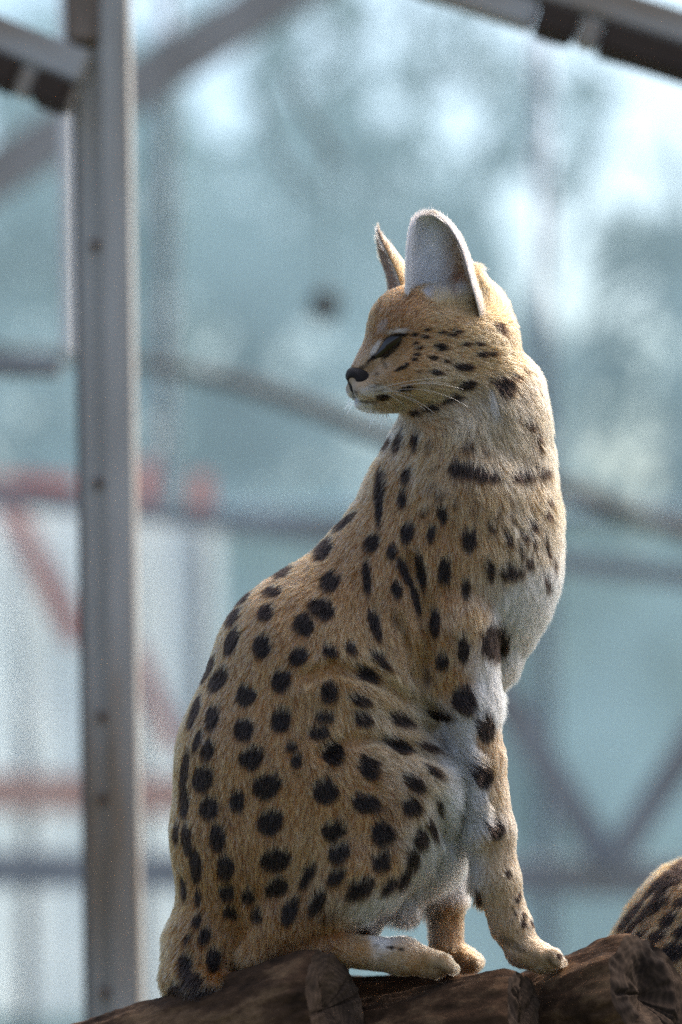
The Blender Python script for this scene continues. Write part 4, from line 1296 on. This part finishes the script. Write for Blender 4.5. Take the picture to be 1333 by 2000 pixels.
def log(label, a, b, ra, rb_, seed, group='logs of the pile', end_tilt=0.0, hollow=.0):
    """log from a to b (cat pixels), b is the cut end that shows"""
    A = Vector(px2w(np.array(a, float))); B = Vector(px2w(np.array(b, float)))
    ra, rb_ = ra * S, rb_ * S
    ax = (B - A); ln = ax.length; ax.normalize()
    e1 = Vector((0, 0, 1)); e1 = (e1 - ax * e1.dot(ax)).normalized(); e2 = ax.cross(e1)
    nu, nv = 120, max(20, int(ln / .006))
    V = []
    for j in range(nv + 1):
        t = j / nv
        r0 = ra * (1 - t) + rb_ * t
        for i in range(nu):
            an = 2 * math.pi * i / nu
            d = Vector((math.cos(an), math.sin(an), 0))
            q = Vector((d.x * 2.2, d.y * 2.2, t * ln * 6 + seed * 7.7))
            r_ = r0 * (1 + .10 * noise.noise(q) + .05 * noise.noise(q * 2.7) + .035 * noise.noise(Vector((d.x * 9, d.y * 9, t * ln * 40 + seed))) + .025 * noise.noise(Vector((d.x * 22, d.y * 22, t * ln * 120 + seed))))
            if t > .96: r_ *= 1 - .08 * ((t - .96) / .04) ** 2
            V.append((d.x * r_, d.y * r_, t * ln))
    F = []
    for j in range(nv):
        for i in range(nu):
            i2 = (i + 1) % nu
            F.append((j * nu + i, j * nu + i2, (j + 1) * nu + i2, (j + 1) * nu + i))
    F.append(tuple(range(nu))[::-1])
    M = Matrix((e1, e2, ax)).transposed().to_4x4(); M.translation = A
    e = bpy.data.objects.new('log', None); e.matrix_world = Matrix.Translation(A); e.empty_display_size = .05
    link(e)
    tag(e, label, 'log', group)
    Vw = [M @ Vector(v) for v in V]
    mb = bpy.data.meshes.new('bark'); mb.from_pydata(V, [], F); mb.polygons.foreach_set('use_smooth', [True] * len(mb.polygons)); mb.materials.append(M_bark)
    ob = bpy.data.objects.new('bark', mb); ob.matrix_world = M; link(ob); ob.parent = e; ob.matrix_parent_inverse = Matrix.Translation(-A)
    # weathered cut face with radial cracks and a sunken heart
    rim_ = V[nv * nu:(nv + 1) * nu]
    rings = 16
    V2, F2 = [], []
    rr_ = random.Random(seed)
    cracks = [rr_.uniform(0, 2 * math.pi) for _ in range(5)]
    for k in range(rings):
        s_ = 1 - k / rings
        for i in range(nu):
            an = 2 * math.pi * i / nu
            x, y, z = rim_[i]
            dz = .004 * noise.noise(Vector((x * s_ * 50, y * s_ * 50, seed))) + .003 * noise.noise(Vector((x * s_ * 140, y * s_ * 140, seed))) - (.006 * (1 - s_ * s_) if hollow == 0 else hollow * max(0, .62 - s_) ** .7 * (1 + .5 * noise.noise(Vector((x * s_ * 40, y * s_ * 40, seed + 3)))))
            if 0 < k:
                for cn in cracks:
                    dd = abs((an - cn + math.pi) % (2 * math.pi) - math.pi)
                    if dd < .06 and s_ < .55 + .4 * abs(math.sin(cn * 7)): dz -= .009 * (1 - dd / .06)
            else: dz = 0
            dz += .004 * (1 - abs(2 * s_ - 1)) if k else 0
            V2.append((x * s_, y * s_, z + dz))
    V2.append((0, 0, rim_[0][2] - .006 - hollow * .7))
    for k in range(rings - 1):
        for i in range(nu):
            i2 = (i + 1) % nu
            F2.append((k * nu + i, k * nu + i2, (k + 1) * nu + i2, (k + 1) * nu + i))
    for i in range(nu):
        F2.append(((rings - 1) * nu + i, (rings - 1) * nu + (i + 1) % nu, len(V2) - 1))
    mb = bpy.data.meshes.new('cut_end'); mb.from_pydata(V2, [], F2); mb.polygons.foreach_set('use_smooth', [True] * len(mb.polygons)); mb.materials.append(M_end)
    oc = bpy.data.objects.new('cut_end', mb); oc.matrix_world = M; link(oc); oc.parent = e; oc.matrix_parent_inverse = Matrix.Translation(-A)
    return e

log('thick log with its cut end under the sitting cat\'s hind foot', (-260, 2228, -260), (655, 1966, 215), 100, 112, 1, hollow=.015)
log('half hidden log under the cat\'s front paws', (420, 2110, -60), (1030, 1998, 190), 96, 104, 2)
log('raised log with a hollow dark cut end beside the second cat', (640, 2150, -420), (1266, 1938, 150), 108, 118, 3, hollow=.02)
log('log lying under the sitting cat\'s rump', (330, 2010, -130), (1010, 2000, -110), 104, 100, 4)
log('log lying under the sitting cat, rear of the pile', (330, 2030, -330), (1060, 2020, -310), 100, 96, 5)
log('log carrying the second cat', (1180, 2160, -120), (2250, 2150, -120), 104, 100, 6)
log('log carrying the second cat, rear of the pile', (1150, 2170, -330), (2250, 2160, -310), 104, 100, 7)
for i, (x, z) in enumerate(((250, -120), (900, -120), (1500, -200), (2050, -200))):
    p = px2w(np.array([x, 2130.0, z]))
    V, F = tube([(p[0], p[1], 0), (p[0] + .01, p[1], .3), (p[0], p[1] + .01, .7), (p[0], p[1], p[2] + .0)], [.09, .08, .078, .076], 20)
    o = mesh_obj('trestle_post', V, F, M_bark)
    tag(o, 'thick round wooden leg holding up the log pile', 'post', 'legs of the log pile')
